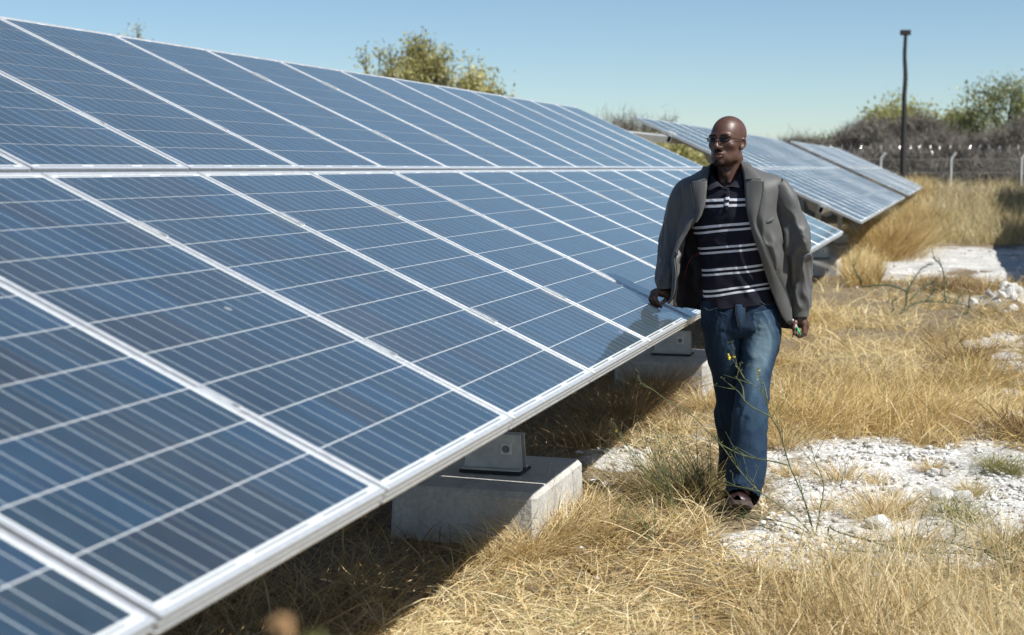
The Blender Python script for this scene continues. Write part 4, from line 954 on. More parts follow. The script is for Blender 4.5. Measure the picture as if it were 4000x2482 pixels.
def skin_cols(V):
    c = np.tile(np.array([0.088, 0.041, 0.026]), (len(V), 1)); x = np.abs(V[:, 0]); y, z = V[:, 1], V[:, 2]
    def blend(w, k): c[:] = c * (1 - w[:, None]) + np.array(k) * w[:, None]
    blend(0.5 * sstep(0.06, 0.10, z), (0.072, 0.034, 0.023))
    front = sstep(0.05, 0.075, y)
    lip = (1 - sstep(0.6, 1.1, np.hypot(V[:, 0] / 0.025, (z + 0.0645) / 0.0125))) * sstep(0.083, 0.090, y)
    blend(lip * 0.8, (0.115, 0.042, 0.040)); blend((1 - sstep(0.5, 1.0, np.hypot(V[:, 0] / 0.018, (z + 0.0695) / 0.006))) * sstep(0.088, 0.094, y) * 0.8, (0.24, 0.095, 0.095))
    br = (1 - sstep(0.75, 1.15, np.hypot((x - 0.030) / 0.022, (z - 0.0275 + 6 * (x - 0.03) ** 2) / 0.0060))) * front
    blend(br * 0.9, (0.012, 0.009, 0.008))
    mo = (1 - sstep(0.5, 1.2, np.hypot(V[:, 0] / 0.030, (z + 0.0475) / 0.008))) * sstep(0.075, 0.088, y); blend(mo * 0.75, (0.012, 0.008, 0.007))
    go = (1 - sstep(0.6, 1.2, np.hypot(V[:, 0] / 0.030, (z + 0.106) / 0.020))) * sstep(0.04, 0.065, y); blend(go * 0.95, (0.008, 0.006, 0.006))
    be = (1 - sstep(0.7, 1.1, np.hypot(x / 0.055, (z + 0.098) / 0.03))) * sstep(0.0, 0.05, y); blend(be * 0.3, (0.030, 0.018, 0.014))
    eye = (1 - sstep(0.8, 1.0, np.hypot((x - 0.0315) / 0.0125, (z - 0.002) / 0.0042))) * front; blend(eye, (0.35, 0.33, 0.30))
    iris = (1 - sstep(0.8, 1.0, np.hypot((x - 0.0315) / 0.0048, (z - 0.002) / 0.0046))) * front; blend(iris, (0.010, 0.007, 0.006))
    return c
HC = skin_cols(HV)
# head pose: turned to his right (picture left), slightly raised
hy = R(-36); ht = R(3.0)
Hc = L(2842, 556, 0.015)
# man's local: X = picture right, Y = away from camera. head forward at yaw 0 is towards the camera (-Y); his left = +X
def head_to_local(V):
    V = np.asarray(V, float) * HS
    x, y, z = V[..., 0], V[..., 1], V[..., 2]
    y2 = y * math.cos(ht) - z * math.sin(ht); z2 = y * math.sin(ht) + z * math.cos(ht)
    fx = math.sin(hy); X_ = x * math.cos(hy) + y2 * math.sin(hy); Y_ = -(y2 * math.cos(hy) - x * math.sin(hy))
    return np.stack([X_, Y_, z2], -1) + Hc
HS = 0.985
# his left is +x for the viewer facing him; mirrored frame is handled by flipping faces
HVl = head_to_local(HV)
# ---- hands as smooth unions of tapered capsules
def caps_sdf(chains, blobs, k=0.006):
    def fn(P):
        d = None
        for ch in chains:
            e = None
            for (a, ra), (b, rb) in zip(ch[:-1], ch[1:]):
                c = sd_cap(P, a, b, ra, rb); e = c if e is None else smin(e, c, 0.003)
            d = e if d is None else smin(d, e, k if ch is chains[0] else 0.0035)
        for c, r in blobs: d = smin(d, sd_ell(P, c, r), 0.012)
        return d
    return fn
def panel_yo(px, py):
    d = ray(px, py); n = np.array([0, -ST, CT]); k = ((np.array([0, 0, MIDZ]) - CAM) @ n) / (d @ n); return DH - k * (d @ FH)
tipY = panel_yo(2583, 1206)
hb = tipY                                             # depth of the finger tips where they touch the glass
def ch(*p): return [(L(a, b, c), r / 1000.0) for a, b, c, r in p]
RH = [ch((2614, 1112, hb - 0.03, 27), (2608, 1130, hb - 0.02, 26), (2596, 1142, hb - 0.01, 24)),
      ch((2596, 1142, hb + 0.010, 16), (2572, 1137, hb + 0.020, 11.5), (2559, 1163, hb + 0.030, 9.6), (2569, 1187, hb + 0.022, 8.6), (2582, 1199, hb + 0.010, 7.4)),
      ch((2592, 1140, hb - 0.005, 16), (2559, 1138, hb + 0.002, 11.5), (2547, 1166, hb + 0.010, 9.8), (2556, 1189, hb + 0.004, 8.8), (2568, 1199, hb - 0.006, 7.6)),
      ch((2590, 1142, hb - 0.020, 16), (2550, 1143, hb - 0.016, 11), (2541, 1169, hb - 0.010, 9.4), (2550, 1189, hb - 0.014, 8.4), (2560, 1198, hb - 0.020, 7.4)),
      ch((2590, 1146, hb - 0.035, 15), (2548, 1150, hb - 0.034, 10), (2541, 1173, hb - 0.030, 8.4), (2548, 1188, hb - 0.032, 7.4), (2556, 1195, hb - 0.036, 6.6)),
      ch((2606, 1140, hb - 0.00, 17), (2611, 1156, hb + 0.018, 13.5), (2602, 1172, hb + 0.030, 11.0), (2588, 1183, hb + 0.034, 9.4))]
RB = [(L(2588, 1140, hb - 0.012), (0.034, 0.032, 0.024))]
lo = np.min([p - r - 0.012 for c in RH for p, r in c], 0); hi = np.max([p + r + 0.012 for c in RH for p, r in c], 0)
RHV, RHF = surface_net(caps_sdf(RH, RB), lo, hi, 0.0018)
g0 = 0.055
LH = [ch((3124, 1226, g0 - 0.01, 27), (3126, 1240, g0, 27), (3130, 1256, g0, 26)),
      ch((3132, 1252, g0 + 0.012, 15), (3140, 1268, g0 + 0.020, 12), (3140, 1300, g0 + 0.030, 10.0), (3118, 1310, g0 + 0.030, 9.0), (3106, 1300, g0 + 0.026, 8)),
      ch((3138, 1252, g0 - 0.005, 15), (3148, 1272, g0 - 0.002, 12), (3144, 1304, g0 + 0.008, 10.2), (3122, 1314, g0 + 0.010, 9.2), (3108, 1306, g0 + 0.006, 8)),
      ch((3140, 1254, g0 - 0.022, 15), (3151, 1276, g0 - 0.024, 11.5), (3145, 1306, g0 - 0.014, 9.8), (3124, 1315, g0 - 0.012, 8.8), (3111, 1308, g0 - 0.014, 7.6)),
      ch((3140, 1256, g0 - 0.038, 14), (3150, 1280, g0 - 0.044, 10.4), (3143, 1304, g0 - 0.036, 8.8), (3126, 1312, g0 - 0.034, 7.8), (3115, 1306, g0 - 0.034, 7)),
      ch((3112, 1244, g0 + 0.010, 16), (3105, 1262, g0 + 0.030, 13), (3103, 1284, g0 + 0.045, 11.2), (3105, 1302, g0 + 0.048, 9.4))]
LB = [(L(3132, 1258, g0 - 0.008), (0.027, 0.036, 0.030))]
lo = np.min([p - r - 0.012 for c in LH for p, r in c], 0); hi = np.max([p + r + 0.012 for c in LH for p, r in c], 0)
LHV, LHF = surface_net(caps_sdf(LH, LB), lo, hi, 0.0018)
def nail_col(V, tips, c0=(0.090, 0.042, 0.027)):
    c = np.tile(np.array(c0), (len(V), 1))
    for p, r in tips:
        w = 1 - sstep(r * 0.55, r * 0.9, np.linalg.norm(V - p, axis=1)); c = c * (1 - w[:, None]) + np.array([0.26, 0.15, 0.115]) * w[:, None]
    n = 0.12 * fbm(V * 60, 3, 4); return np.clip(c * (1 + n[:, None]), 0, 1)
RHC = nail_col(RHV, [(L(2586, 1181, hb + 0.044), 0.008), (L(2583, 1197, hb + 0.018), 0.006)])
LHC = nail_col(LHV, [(L(3104, 1299, g0 + 0.058), 0.008)])
# ---- the rest of the body under the clothes, so that head and hands belong to one figure
shL, shR = L(2690, 740, 0.0), L(3022, 735, 0.0); hipL, hipR = L(2835, 1262, -0.02), L(2955, 1262, 0.0)
neck = head_to_local(np.array([0, -0.04, -0.19])); pel = L(2893, 1215, 0.0); chest = L(2855, 800, -0.01)
kneeF, ankF = L(2940, 1590, 0.13), L(2903, 1915, 0.19); kneeB, ankB = L(2850, 1600, -0.09), L(2862, 1870, -0.36)
def body_sdf(P):
    d = sd_cap(P, chest, pel, 0.105, 0.098); d = smin(d, sd_cap(P, neck, chest, 0.055, 0.09), 0.03)
    d = smin(d, sd_cap(P, shL + (0.03, 0, -0.03), shR + (-0.03, 0, -0.03), 0.035, 0.035), 0.03)
    for a, b, c, ra, rb, rc in ((shL, L(2634, 935, -0.02), RH[0][0][0], 0.030, 0.027, 0.024), (shR, L(3086, 985, -0.01), LH[0][0][0], 0.030, 0.027, 0.024), (hipL, kneeB, ankB, 0.070, 0.045, 0.032), (hipR, kneeF, ankF, 0.072, 0.046, 0.034)):
        d = smin(d, smin(sd_cap(P, a, b, ra, rb), sd_cap(P, b, c, rb, rc), 0.02), 0.02)
    return d
BV, BF = surface_net(body_sdf, (-0.40, -0.40, 0.02), (0.46, 0.48, 1.62), 0.011); BV = twist(BV)
BC = np.tile(np.array([0.098, 0.047, 0.031]), (len(BV), 1))
Vs = [HVl, RHV, LHV, BV]; Fs = [HF, RHF, LHF, BF]; Cs = [HC, RHC, LHC, BC]; off = 0; FF = []
for v, f in zip(Vs, Fs): FF.append(f + off); off += len(v)
t = NT('dark_brown_skin'); at = t.n('Attribute', attribute_name='col'); co = t.coord(); nz = t.noise(co, 55, 5); nf = t.noise(co, 420, 3)
bwc = t.n('RGBToBW'); t.l(at.outputs['Color'], bwc.inputs[0])
c = t.mix(0.5, at.outputs['Color'], t.ramp(nz.outputs[0], [(0.3, (0.82, 0.80, 0.78)), (0.7, (1.15, 1.15, 1.15))]), 'MULTIPLY')
t.set(Base_Color=c, Roughness=t.ramp(nz.outputs[0], [(0.3, (0.36,) * 3), (0.7, (0.52,) * 3)]), Specular_IOR_Level=t.ramp(bwc.outputs[0], [(0.012, (0.12,) * 3), (0.05, (0.5,) * 3)]), Subsurface_Weight=0.06, Subsurface_Radius=(0.010, 0.004, 0.002), Subsurface_Scale=0.5)
t.bump(nf.outputs[0], 0.08, 0.002); M['skin'] = t.m
person = link('person', make_mesh('person', np.concatenate(Vs), np.concatenate(FF), True, {'col': np.concatenate(Cs)}), M['skin'], None, PO, (0, 0, YAW - math.pi / 2))
tag(person, 'bald man in grey blazer, striped polo and jeans walking with one hand on the panel', 'person')

# ---- cloth helpers
def normals(G, wrap):
    du = np.gradient(G, axis=0); dv = (np.roll(G, -1, 1) - np.roll(G, 1, 1)) if wrap else np.gradient(G, axis=1)
    n = np.cross(du, dv); return n / (np.linalg.norm(n, axis=-1)[..., None] + 1e-12)
def loft(rings, nl, ns, frame=True, power=2.3, twist=0):
    """rings: (px,py,yo,half width px,half depth m) -> grid (nl,ns,3); each ring stands square to the path."""
    A = cr(np.array(rings, float), nl); C_ = np.array([L(a[0], a[1], a[2]) for a in A]); w = A[:, 3] * PXM; dp = A[:, 4]
    T = np.gradient(C_, axis=0); T /= np.linalg.norm(T, axis=1)[:, None]
    if frame:
        U = np.cross(T, np.array([0, 1.0, 0])); U /= np.linalg.norm(U, axis=1)[:, None]; U = np.where(U[:, :1] < 0, -U, U)
    else: U = np.tile(np.array([1.0, 0, 0]), (nl, 1)); T = np.tile(np.array([0, 0, -1.0]), (nl, 1))
    W = np.cross(T, U); W = np.where(W[:, 1:2] > 0, -W, W)
    th = np.arange(ns) * 2 * np.pi / ns; c, s = np.cos(th), np.sin(th)
    c = np.sign(c) * np.abs(c) ** (2 / power); s = np.sign(s) * np.abs(s) ** (2 / power)
    G = C_[:, None] + w[:, None, None] * U[:, None] * c[None, :, None] + dp[:, None, None] * W[:, None] * s[None, :, None]
    return G, A, th
def outward(G, wrap):
    n = normals(G, wrap); c = G.mean(1, keepdims=True); sgn = np.sign(np.sum(n * (G - c)))
    return n * (sgn if sgn != 0 else 1), sgn
def cloth(name, G, mat, wrap=True, parent=None, attrs=None, solid=0.0, cap=False, off=0.0):
    n, m = G.shape[:2]; F = grid_faces(n, m, wrap); nn, sg = outward(G, wrap)
    if name in ('polo_shirt', 'collar', 'placket', 'blazer', 'sleeve', 'lapel', 'jacket_collar', 'breast_pocket'): G = twist(G)
    # face winding follows du x dv; make it point outwards
    if sg < 0: F = F[:, ::-1]
    me = make_mesh(name, G.reshape(-1, 3), F, True, attrs)
    # check winding
    o = link(name, me, mat, parent or person)
    if solid:
        md = o.modifiers.new('thickness', 'SOLIDIFY'); md.thickness = solid; md.offset = off; md.use_even_offset = False
        if isinstance(mat, (list, tuple)) and len(mat) > 1: md.material_offset = 1
    return o
def ridge(x): return 1 - np.abs(2 * (x - np.floor(x)) - 1)
# fabric materials
t = NT('grey_satin_suiting'); co = t.coord(); w1 = t.n('TexWave', wave_type='BANDS', bands_direction='DIAGONAL'); w1.inputs['Scale'].default_value = 260; t.l(co, w1.inputs['Vector'])
nz = t.noise(co, 7, 4); nf = t.noise(co, 300, 2)
c = t.ramp(nz.outputs[0], [(0.3, (0.072, 0.071, 0.068)), (0.7, (0.090, 0.089, 0.085))])
t.set(Base_Color=c, Roughness=0.58, Specular_IOR_Level=0.42, Sheen_Weight=0.15, Sheen_Roughness=0.4)
mpw = t.n('Mapping'); mpw.inputs['Scale'].default_value = (16, 16, 5); t.l(co, mpw.inputs[0]); wr = t.noise(mpw.outputs[0], 1.0, 2, 0.45, 1.4)
mpr = t.n('Mapping'); mpr.inputs['Rotation'].default_value = (0, R(28), 0); mpr.inputs['Scale'].default_value = (5.5, 5.5, 2.2); t.l(co, mpr.inputs[0])
rd = t.n('TexNoise', noise_type='RIDGED_MULTIFRACTAL'); rd.inputs['Scale'].default_value = 1.0; rd.inputs['Detail'].default_value = 1.5; rd.inputs['Distortion'].default_value = 0.6; t.l(mpr.outputs[0], rd.inputs['Vector'])
t.bump(t.math('ADD', t.math('MULTIPLY', rd.outputs[0], 0.5), t.math('ADD', t.math('MULTIPLY', wr.outputs[0], 0.4), t.math('MULTIPLY', nf.outputs[0], 0.035))), 0.26, 0.02); M['suit'] = t.m
M['lining'] = simple('dark_lining', (0.028, 0.024, 0.025), 0.5, 0, 0.25, 20)
M['piping'] = simple('red_piping', (0.25, 0.02, 0.02), 0.6, 0, 0.1)
t = NT('navy_striped_pique'); at = t.n('Attribute', attribute_name='stripe'); co = t.coord(); nz = t.noise(co, 30, 4); nf = t.noise(co, 500, 2)
fr = t.math('ABSOLUTE', t.math('SUBTRACT', t.math('FRACT', t.math('ADD', at.outputs['Fac'], 0.5)), 0.5))
line = t.math('MULTIPLY', t.math('GREATER_THAN', fr, 0.062), t.math('LESS_THAN', fr, 0.165))
line = t.math('MULTIPLY', line, t.math('MULTIPLY', t.math('GREATER_THAN', at.outputs['Fac'], 0.5), t.math('LESS_THAN', at.outputs['Fac'], 5.5)))
nav = t.ramp(nz.outputs[0], [(0.3, (0.0085, 0.0085, 0.0160)), (0.7, (0.0140, 0.0138, 0.0245))])
t.set(Base_Color=t.mix(line, nav, (0.60, 0.61, 0.65)), Roughness=0.85, Specular_IOR_Level=0.2)
t.bump(t.math('ADD', t.noise(co, 12, 2, 0.4, 1.0).outputs[0], t.math('MULTIPLY', nf.outputs[0], 0.08)), 0.3, 0.018); M['polo'] = t.m
M['navy'] = simple('navy_collar', (0.017, 0.017, 0.026), 0.85, 0, 0.2, 40, 0.2, 300, 0.25)
M['button'] = simple('dark_button', (0.015, 0.015, 0.02), 0.3, 0, 0.1)
t = NT('blue_denim'); co = t.coord(); at = t.n('Attribute', attribute_name='fade'); nz = t.noise(co, 9, 5); mp = t.n('Mapping'); mp.inputs['Scale'].default_value = (900, 900, 60); t.l(co, mp.inputs[0]); nt_ = t.noise(mp.outputs[0], 1.0, 3)
c = t.ramp(t.math('ADD', at.outputs['Fac'], t.math('MULTIPLY', t.math('SUBTRACT', nz.outputs[0], 0.5), 0.35)), [(0.0, (0.008, 0.015, 0.030)), (0.4, (0.014, 0.031, 0.060)), (0.75, (0.042, 0.078, 0.120)), (1.0, (0.11, 0.165, 0.205))])
c = t.mix(0.75, c, t.ramp(nt_.outputs[0], [(0.3, (0.60, 0.62, 0.64)), (0.7, (1.35, 1.33, 1.3))]), 'MULTIPLY')
t.set(Base_Color=c, Roughness=0.9, Specular_IOR_Level=0.2); t.bump(t.math('ADD', t.noise(co, 22, 3, 0.5, 1.5).outputs[0], t.math('MULTIPLY', nt_.outputs[0], 0.1)), 0.18, 0.02); M['denim'] = t.m
M['denimedge'] = simple('denim_edge', (0.05, 0.085, 0.11), 0.9)
M['thread'] = simple('orange_thread', (0.07, 0.05, 0.03), 0.8, 0, 0.2)
t = NT('dark_brown_leather'); co = t.coord(); nz = t.noise(co, 20, 4)
t.set(Base_Color=t.ramp(nz.outputs[0], [(0.3, (0.022, 0.010, 0.010)), (0.7, (0.050, 0.022, 0.020))]), Roughness=0.32, Specular_IOR_Level=0.6); t.bump(t.noise(co, 90, 4).outputs[0], 0.12, 0.004); M['leather'] = t.m
M['sole'] = simple('dusty_sole', (0.065, 0.045, 0.038), 0.8, 0, 0.3, 25, 0.3, 90)

# ---- polo shirt
PR = [(2838, 668, 0.000, 56, 0.066), (2838, 690, 0.004, 66, 0.075), (2838, 706, 0.004, 105, 0.085), (2842, 730, 0.004, 150, 0.100), (2846, 790, 0.004, 162, 0.120), (2852, 870, 0.003, 142, 0.125), (2860, 950, 0.002, 132, 0.122), (2868, 1030, 0.002, 130, 0.122), (2878, 1110, 0.002, 136, 0.124), (2884, 1160, 0.002, 141, 0.126), (2886, 1196, 0.002, 143, 0.127)]
G, A, th = loft(PR, 120, 128, False, 2.4)
pxg = A[:, 0][:, None] + A[:, 3][:, None] * np.cos(th)[None]; pyg = np.broadcast_to(A[:, 1][:, None], pxg.shape).copy()
# hem rises towards picture right
drop = sstep(745, 672, pyg) * np.clip(np.sin(th), 0, 1)[None] ** 1.3 * 0.072; G[..., 2] -= drop; G[..., 1] -= drop * 0.35
shear = -0.125 * (pxg - 2850) * sstep(700, 900, pyg); G[..., 2] -= shear * PXM; pyg = pyg
n, sg = outward(G, True); front = sstep(0.02, -0.06, G[..., 1])
wv = fbm(np.stack([G[..., 0] * 9 + 4 * G[..., 2], G[..., 2] * 5 - 3 * G[..., 0], G[..., 1] * 3], -1), 3, 3)
fold = ridge(2.2 * G[..., 2] + 3.6 * G[..., 0] + 0.35 * wv) ** 3 * sstep(760, 900, pyg) * (1 - 0.4 * sstep(1120, 1180, pyg))
fold2 = ridge(3.1 * G[..., 2] - 4.4 * G[..., 0] + 0.3 * wv) ** 4 * sstep(720, 820, pyg) * (1 - sstep(900, 980, pyg))
G = G + n * (0.004 * wv + 0.011 * fold * front + 0.008 * fold2 * front)[..., None]
hemw = sstep(1130, 1196, pyg); G = G + n * (0.006 * np.sin(9 * th + 1)[None] * hemw)[..., None]
knots = np.array([(640, -0.6), (695, 0.02), (790, 1), (885, 2), (967, 3), (1052, 4), (1129, 5), (1215, 6.05)])
st = np.interp(pyg + 0.4 * 10 * np.sin(0.02 * (pxg - 2850)) * sstep(1080, 1140, pyg), knots[:, 0], knots[:, 1])
cloth('polo_shirt', G, M['polo'], True, None, {'stripe': st.ravel()}, 0.003, off=-1)
# collar: two flaps falling from the neck
def strip(inner, outer, n=40, m=9, bulge=0.006):
    a = cr(np.array([L(*p) for p in inner]), n); b = cr(np.array([L(*p) for p in outer]), n)
    s = np.linspace(0, 1, m)[None, :, None]; Gs = a[:, None] * (1 - s) + b[:, None] * s
    Gs[..., 1] -= bulge * np.sin(np.pi * s[..., 0]); return Gs
polo = [o for o in person.children if o.name.startswith('polo_shirt')][0]
G1 = strip([(2840, 640, -0.072), (2800, 648, -0.045), (2782, 660, 0.0), (2784, 680, 0.045), (2800, 705, 0.070), (2834, 738, 0.088)], [(2840, 668, -0.092), (2785, 680, -0.055), (2766, 702, 0.015), (2764, 740, 0.085), (2772, 748, 0.108), (2812, 726, 0.115)])
G2 = strip([(2840, 640, -0.072), (2878, 636, -0.045), (2892, 645, 0.0), (2888, 672, 0.045), (2872, 704, 0.070), (2836, 738, 0.088)], [(2840, 668, -0.092), (2896, 672, -0.055), (2908, 690, 0.015), (2906, 722, 0.080), (2890, 735, 0.110), (2858, 728, 0.115)])
cloth('collar', G1, M['navy'], False, polo, None, 0.003); cloth('collar', G2, M['navy'], False, polo, None, 0.003)
Gp = strip([(2836, 738, 0.108), (2832, 780, 0.124), (2828, 828, 0.131)], [(2852, 735, 0.108), (2850, 778, 0.124), (2846, 824, 0.131)], 14, 5, 0.003)
cloth('placket', Gp, M['polo'], False, polo, {'stripe': np.repeat(np.interp(np.linspace(738, 826, 14), knots[:, 0], knots[:, 1]), 5)}, 0.0025)
for (bx, by, byo) in ((2836, 752, 0.122), (2833, 788, 0.137)):
    p = twist(L(bx, by, byo)); m = MB(); m.tube([p + (0, 0.004, 0), p + (0, -0.002, 0)], 0.0055, 8); m.build('button', M['button'], polo)
# ---- jeans
JF = [(2950, 1215, 0.000, 92, 0.122), (2962, 1270, 0.004, 86, 0.122), (2966, 1320, 0.016, 80, 0.112), (2958, 1390, 0.042, 71, 0.100), (2944, 1480, 0.080, 63, 0.088), (2934, 1590, 0.125, 61, 0.078), (2928, 1660, 0.140, 66, 0.078), (2921, 1760, 0.160, 71, 0.084), (2914, 1860, 0.180, 70, 0.092), (2906, 1925, 0.190, 67, 0.098), (2899, 1962, 0.195, 63, 0.100)]
JB = [(2836, 1215, 0.000, 92, 0.122), (2818, 1270, -0.004, 76, 0.120), (2826, 1330, -0.010, 72, 0.110), (2835, 1390, -0.025, 71, 0.100), (2846, 1470, -0.050, 65, 0.088), (2855, 1576, -0.085, 58, 0.078), (2851, 1629, -0.110, 60, 0.080), (2858, 1690, -0.160, 57, 0.078), (2864, 1761, -0.230, 57, 0.080), (2864, 1840, -0.310, 60, 0.084), (2864, 1900, -0.345, 60, 0.086)]
JP = [(2886, 1172, 0.0, 146, 0.116), (2889, 1195, 0.0, 151, 0.120), (2892, 1230, 0.0, 155, 0.126), (2893, 1262, 0.0, 152, 0.128), (2892, 1290, 0.0, 142, 0.122), (2890, 1312, 0.0, 118, 0.100)]
mj = []
fades = []
def leg_cloth(rings, seed, hemtilt):
    G, A, th = loft(rings, 150, 84, True, 2.25)
    n, sg = outward(G, True); py = A[:, 1][:, None] + 0 * th[None]
    w = fbm(G * np.array([7, 7, 9]) + seed, 3, seed)
    # whiskers at hip, honeycombs round the knee, stacking at the hem
    hip = sstep(1420, 1260, py); knee = np.exp(-((py - 1610) / 75) ** 2); hem = sstep(1740, 1900, py)
    fr = np.sin(th)[None]
    d = 0.004 * w + hip * 0.0045 * ridge(9.5 * G[..., 2] + 3.5 * np.abs(np.cos(th))[None] + 0.5 * w) ** 3 + knee * 0.006 * ridge(8 * G[..., 2] + 1.8 * np.cos(th + seed)[None] + 0.6 * w) ** 2 + hem * 0.0055 * ridge(7.5 * G[..., 2] + 2.2 * np.cos(2 * th + seed)[None] + 0.7 * w) ** 2
    d = d + 0.005 * ridge(2.6 * G[..., 2] + 6 * G[..., 0] + 0.4 * w) ** 3 * (1 - hip)
    # pressed outseams
    d = d + 0.003 * np.exp(-((np.abs(np.angle(np.exp(1j * (th - 0.05)))) / 0.05) ** 2))[None] * sstep(1250, 1300, py)
    G = G + n * d[..., None]
    G[..., 2] += hemtilt * sstep(1840, 1962, py) * (0.35 + np.sin(th)[None]) 
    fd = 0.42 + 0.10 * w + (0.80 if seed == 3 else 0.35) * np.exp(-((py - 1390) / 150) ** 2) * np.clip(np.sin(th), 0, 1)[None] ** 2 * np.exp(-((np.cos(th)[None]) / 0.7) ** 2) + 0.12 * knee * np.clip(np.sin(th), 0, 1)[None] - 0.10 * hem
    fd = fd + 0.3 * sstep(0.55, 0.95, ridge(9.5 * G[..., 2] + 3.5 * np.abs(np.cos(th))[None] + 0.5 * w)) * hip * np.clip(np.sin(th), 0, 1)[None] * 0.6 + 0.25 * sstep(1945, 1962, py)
    return G, fd
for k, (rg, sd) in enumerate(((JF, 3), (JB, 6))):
    G, fd = leg_cloth(rg, sd, 0.05 if k == 0 else 0.0); fd = fd - (0.0 if k == 0 else 0.24); n_, m_ = G.shape[:2]; mj.append((G, fd))  # rear leg lowered in tone: shade behind the front leg put into the denim
G, A, th = loft(JP, 40, 84, False, 2.5); n, sg = outward(G, True); w = fbm(G * 8, 3, 12); G = G + n * (0.005 * w + 0.006 * ridge(9 * G[..., 2] + 2 * np.abs(np.cos(th))[None] + 0.5 * w) ** 3)[..., None]
mj.append((G, 0.32 + 0.15 * w))
V = []; F = []; fa = []; off = 0
for G, fd in mj:
    f = grid_faces(G.shape[0], G.shape[1], True); nn, sg = outward(G, True)
    if sg < 0: f = f[:, ::-1]
    V.append(G.reshape(-1, 3)); F.append(f + off); fa.append(np.asarray(fd).ravel()); off += V[-1].shape[0]
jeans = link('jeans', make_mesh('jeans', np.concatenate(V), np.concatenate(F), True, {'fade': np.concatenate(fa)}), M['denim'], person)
md = jeans.modifiers.new('thickness', 'SOLIDIFY'); md.thickness = 0.003; md.offset = -1
# fly and pocket stitching
Gf = strip([(2872, 1190, 0.125), (2874, 1235, 0.134), (2882, 1275, 0.130), (2890, 1292, 0.120)], [(2910, 1190, 0.125), (2908, 1235, 0.134), (2900, 1272, 0.132), (2893, 1292, 0.121)], 24, 6, 0.004)
cloth('fly', Gf, M['denim'], False, jeans, {'fade': np.full(24 * 6, 0.52)}, 0.002)
m = MB(); P = cr(np.array([L(2911, 1195, 0.133), L(2909, 1238, 0.140), L(2899, 1274, 0.138), L(2891, 1294, 0.128)]), 16); m.tube(P, 0.0009, 5); P = cr(np.array([L(2873, 1195, 0.131), L(2875, 1235, 0.139), L(2884, 1276, 0.136)]), 16); m.tube(P, 0.0009, 5); m.build('stitching', M['thread'], jeans)
m = MB(); P = cr(np.array([L(2970, 1178, 0.118), L(2990, 1190, 0.112), L(3020, 1186, 0.085)]), 12); m.tube(P, 0.0016, 6)
m.build('pocket_edge', M['denimedge'], jeans)
m = MB(); P = cr(np.array([L(2748, 1200, 0.06), L(2768, 1212, 0.095), L(2800, 1204, 0.118)]), 12); m.tube(P, 0.0016, 6); m.build('pocket_edge', M['denimedge'], jeans)

# ---- shoes: lofted last, sole under it
def shoe(heel, toe, pitch, name_par, wid=1.0):
    heel = np.asarray(heel, float); toe = np.asarray(toe, float); f = toe - heel; f[2] = 0; ln = np.linalg.norm(f); f /= ln; s = np.array([-f[1], f[0], 0]); u = np.array([0, 0, 1.0])
    cp, sp_ = math.cos(pitch), math.sin(pitch); F_ = f * cp + u * sp_; U_ = -f * sp_ + u * cp
    K = [(-0.012, 0.022, 0.030, 0.060), (0.0, 0.036, 0.038, 0.095), (0.04, 0.038, 0.044, 0.104), (0.09, 0.038, 0.042, 0.098), (0.13, 0.043, 0.036, 0.084), (0.18, 0.050, 0.028, 0.068), (0.22, 0.052, 0.023, 0.056), (0.26, 0.048, 0.019, 0.046), (0.285, 0.037, 0.016, 0.038), (0.300, 0.016, 0.012, 0.028)]
    A = cr(np.array(K), 46); th = np.arange(36) * 2 * np.pi / 36; G = []; S0 = []; S1 = []
    for a, w, hm, ht in A:
        w *= wid; c = np.cos(th); sn = np.sin(th); zz = np.where(sn > 0, ht * np.abs(sn) ** 0.8, -0.0) ; zz = 0.012 + zz * (1 - 0.15 * np.abs(c)) ; xx = np.sign(c) * np.abs(c) ** 0.8 * w * np.where(sn > 0, 1 - 0.35 * np.clip(sn, 0, 1) ** 2, 1)
        spr = 0.010 * max(0, (a - 0.2) / 0.1) ** 2
        G.append(heel + F_ * a + s * xx[:, None] + U_ * (zz[:, None] + spr)); 
        ws = w * 1.06; S0.append([heel + F_ * a + s * k * ws + U_ * (0.018 + spr) for k in (-1, -0.5, 0.5, 1)]); S1.append([heel + F_ * a + s * k * ws + U_ * (0.0 + spr + (0.010 if 0.085 < a < 0.13 else 0)) for k in (1, 0.5, -0.5, -1)])
    G = np.array(G); S = np.concatenate([np.array(S0), np.array(S1)], 1)
    o = cloth('shoe', G, M['leather'], True)
    n, mm = S.shape[:2]; F = grid_faces(n, mm, True); V = S.reshape(-1, 3)
    caps = np.array([list(range(mm)), list(range((n - 1) * mm, n * mm))[::-1]])
    me = make_mesh('sole', V, [F, caps]); link('sole', me, M['sole'], o)
    return o
gfz = lambda p: float(ground_z(*( (PO + RT * p[0] + FH * p[1])[:2])))
hF = L(2899, 1990, 0.10); tF = L(2878, 2010, 0.40); hF[2] = gfz(hF) + 0.003; shoe(hF, tF, R(15), 'front', 1.14)
hB = L(2872, 1890, -0.46); tB = L(2864, 1915, -0.16); hB[2] = gfz(hB) + 0.05; shoe(hB, tB, R(-8), 'back')

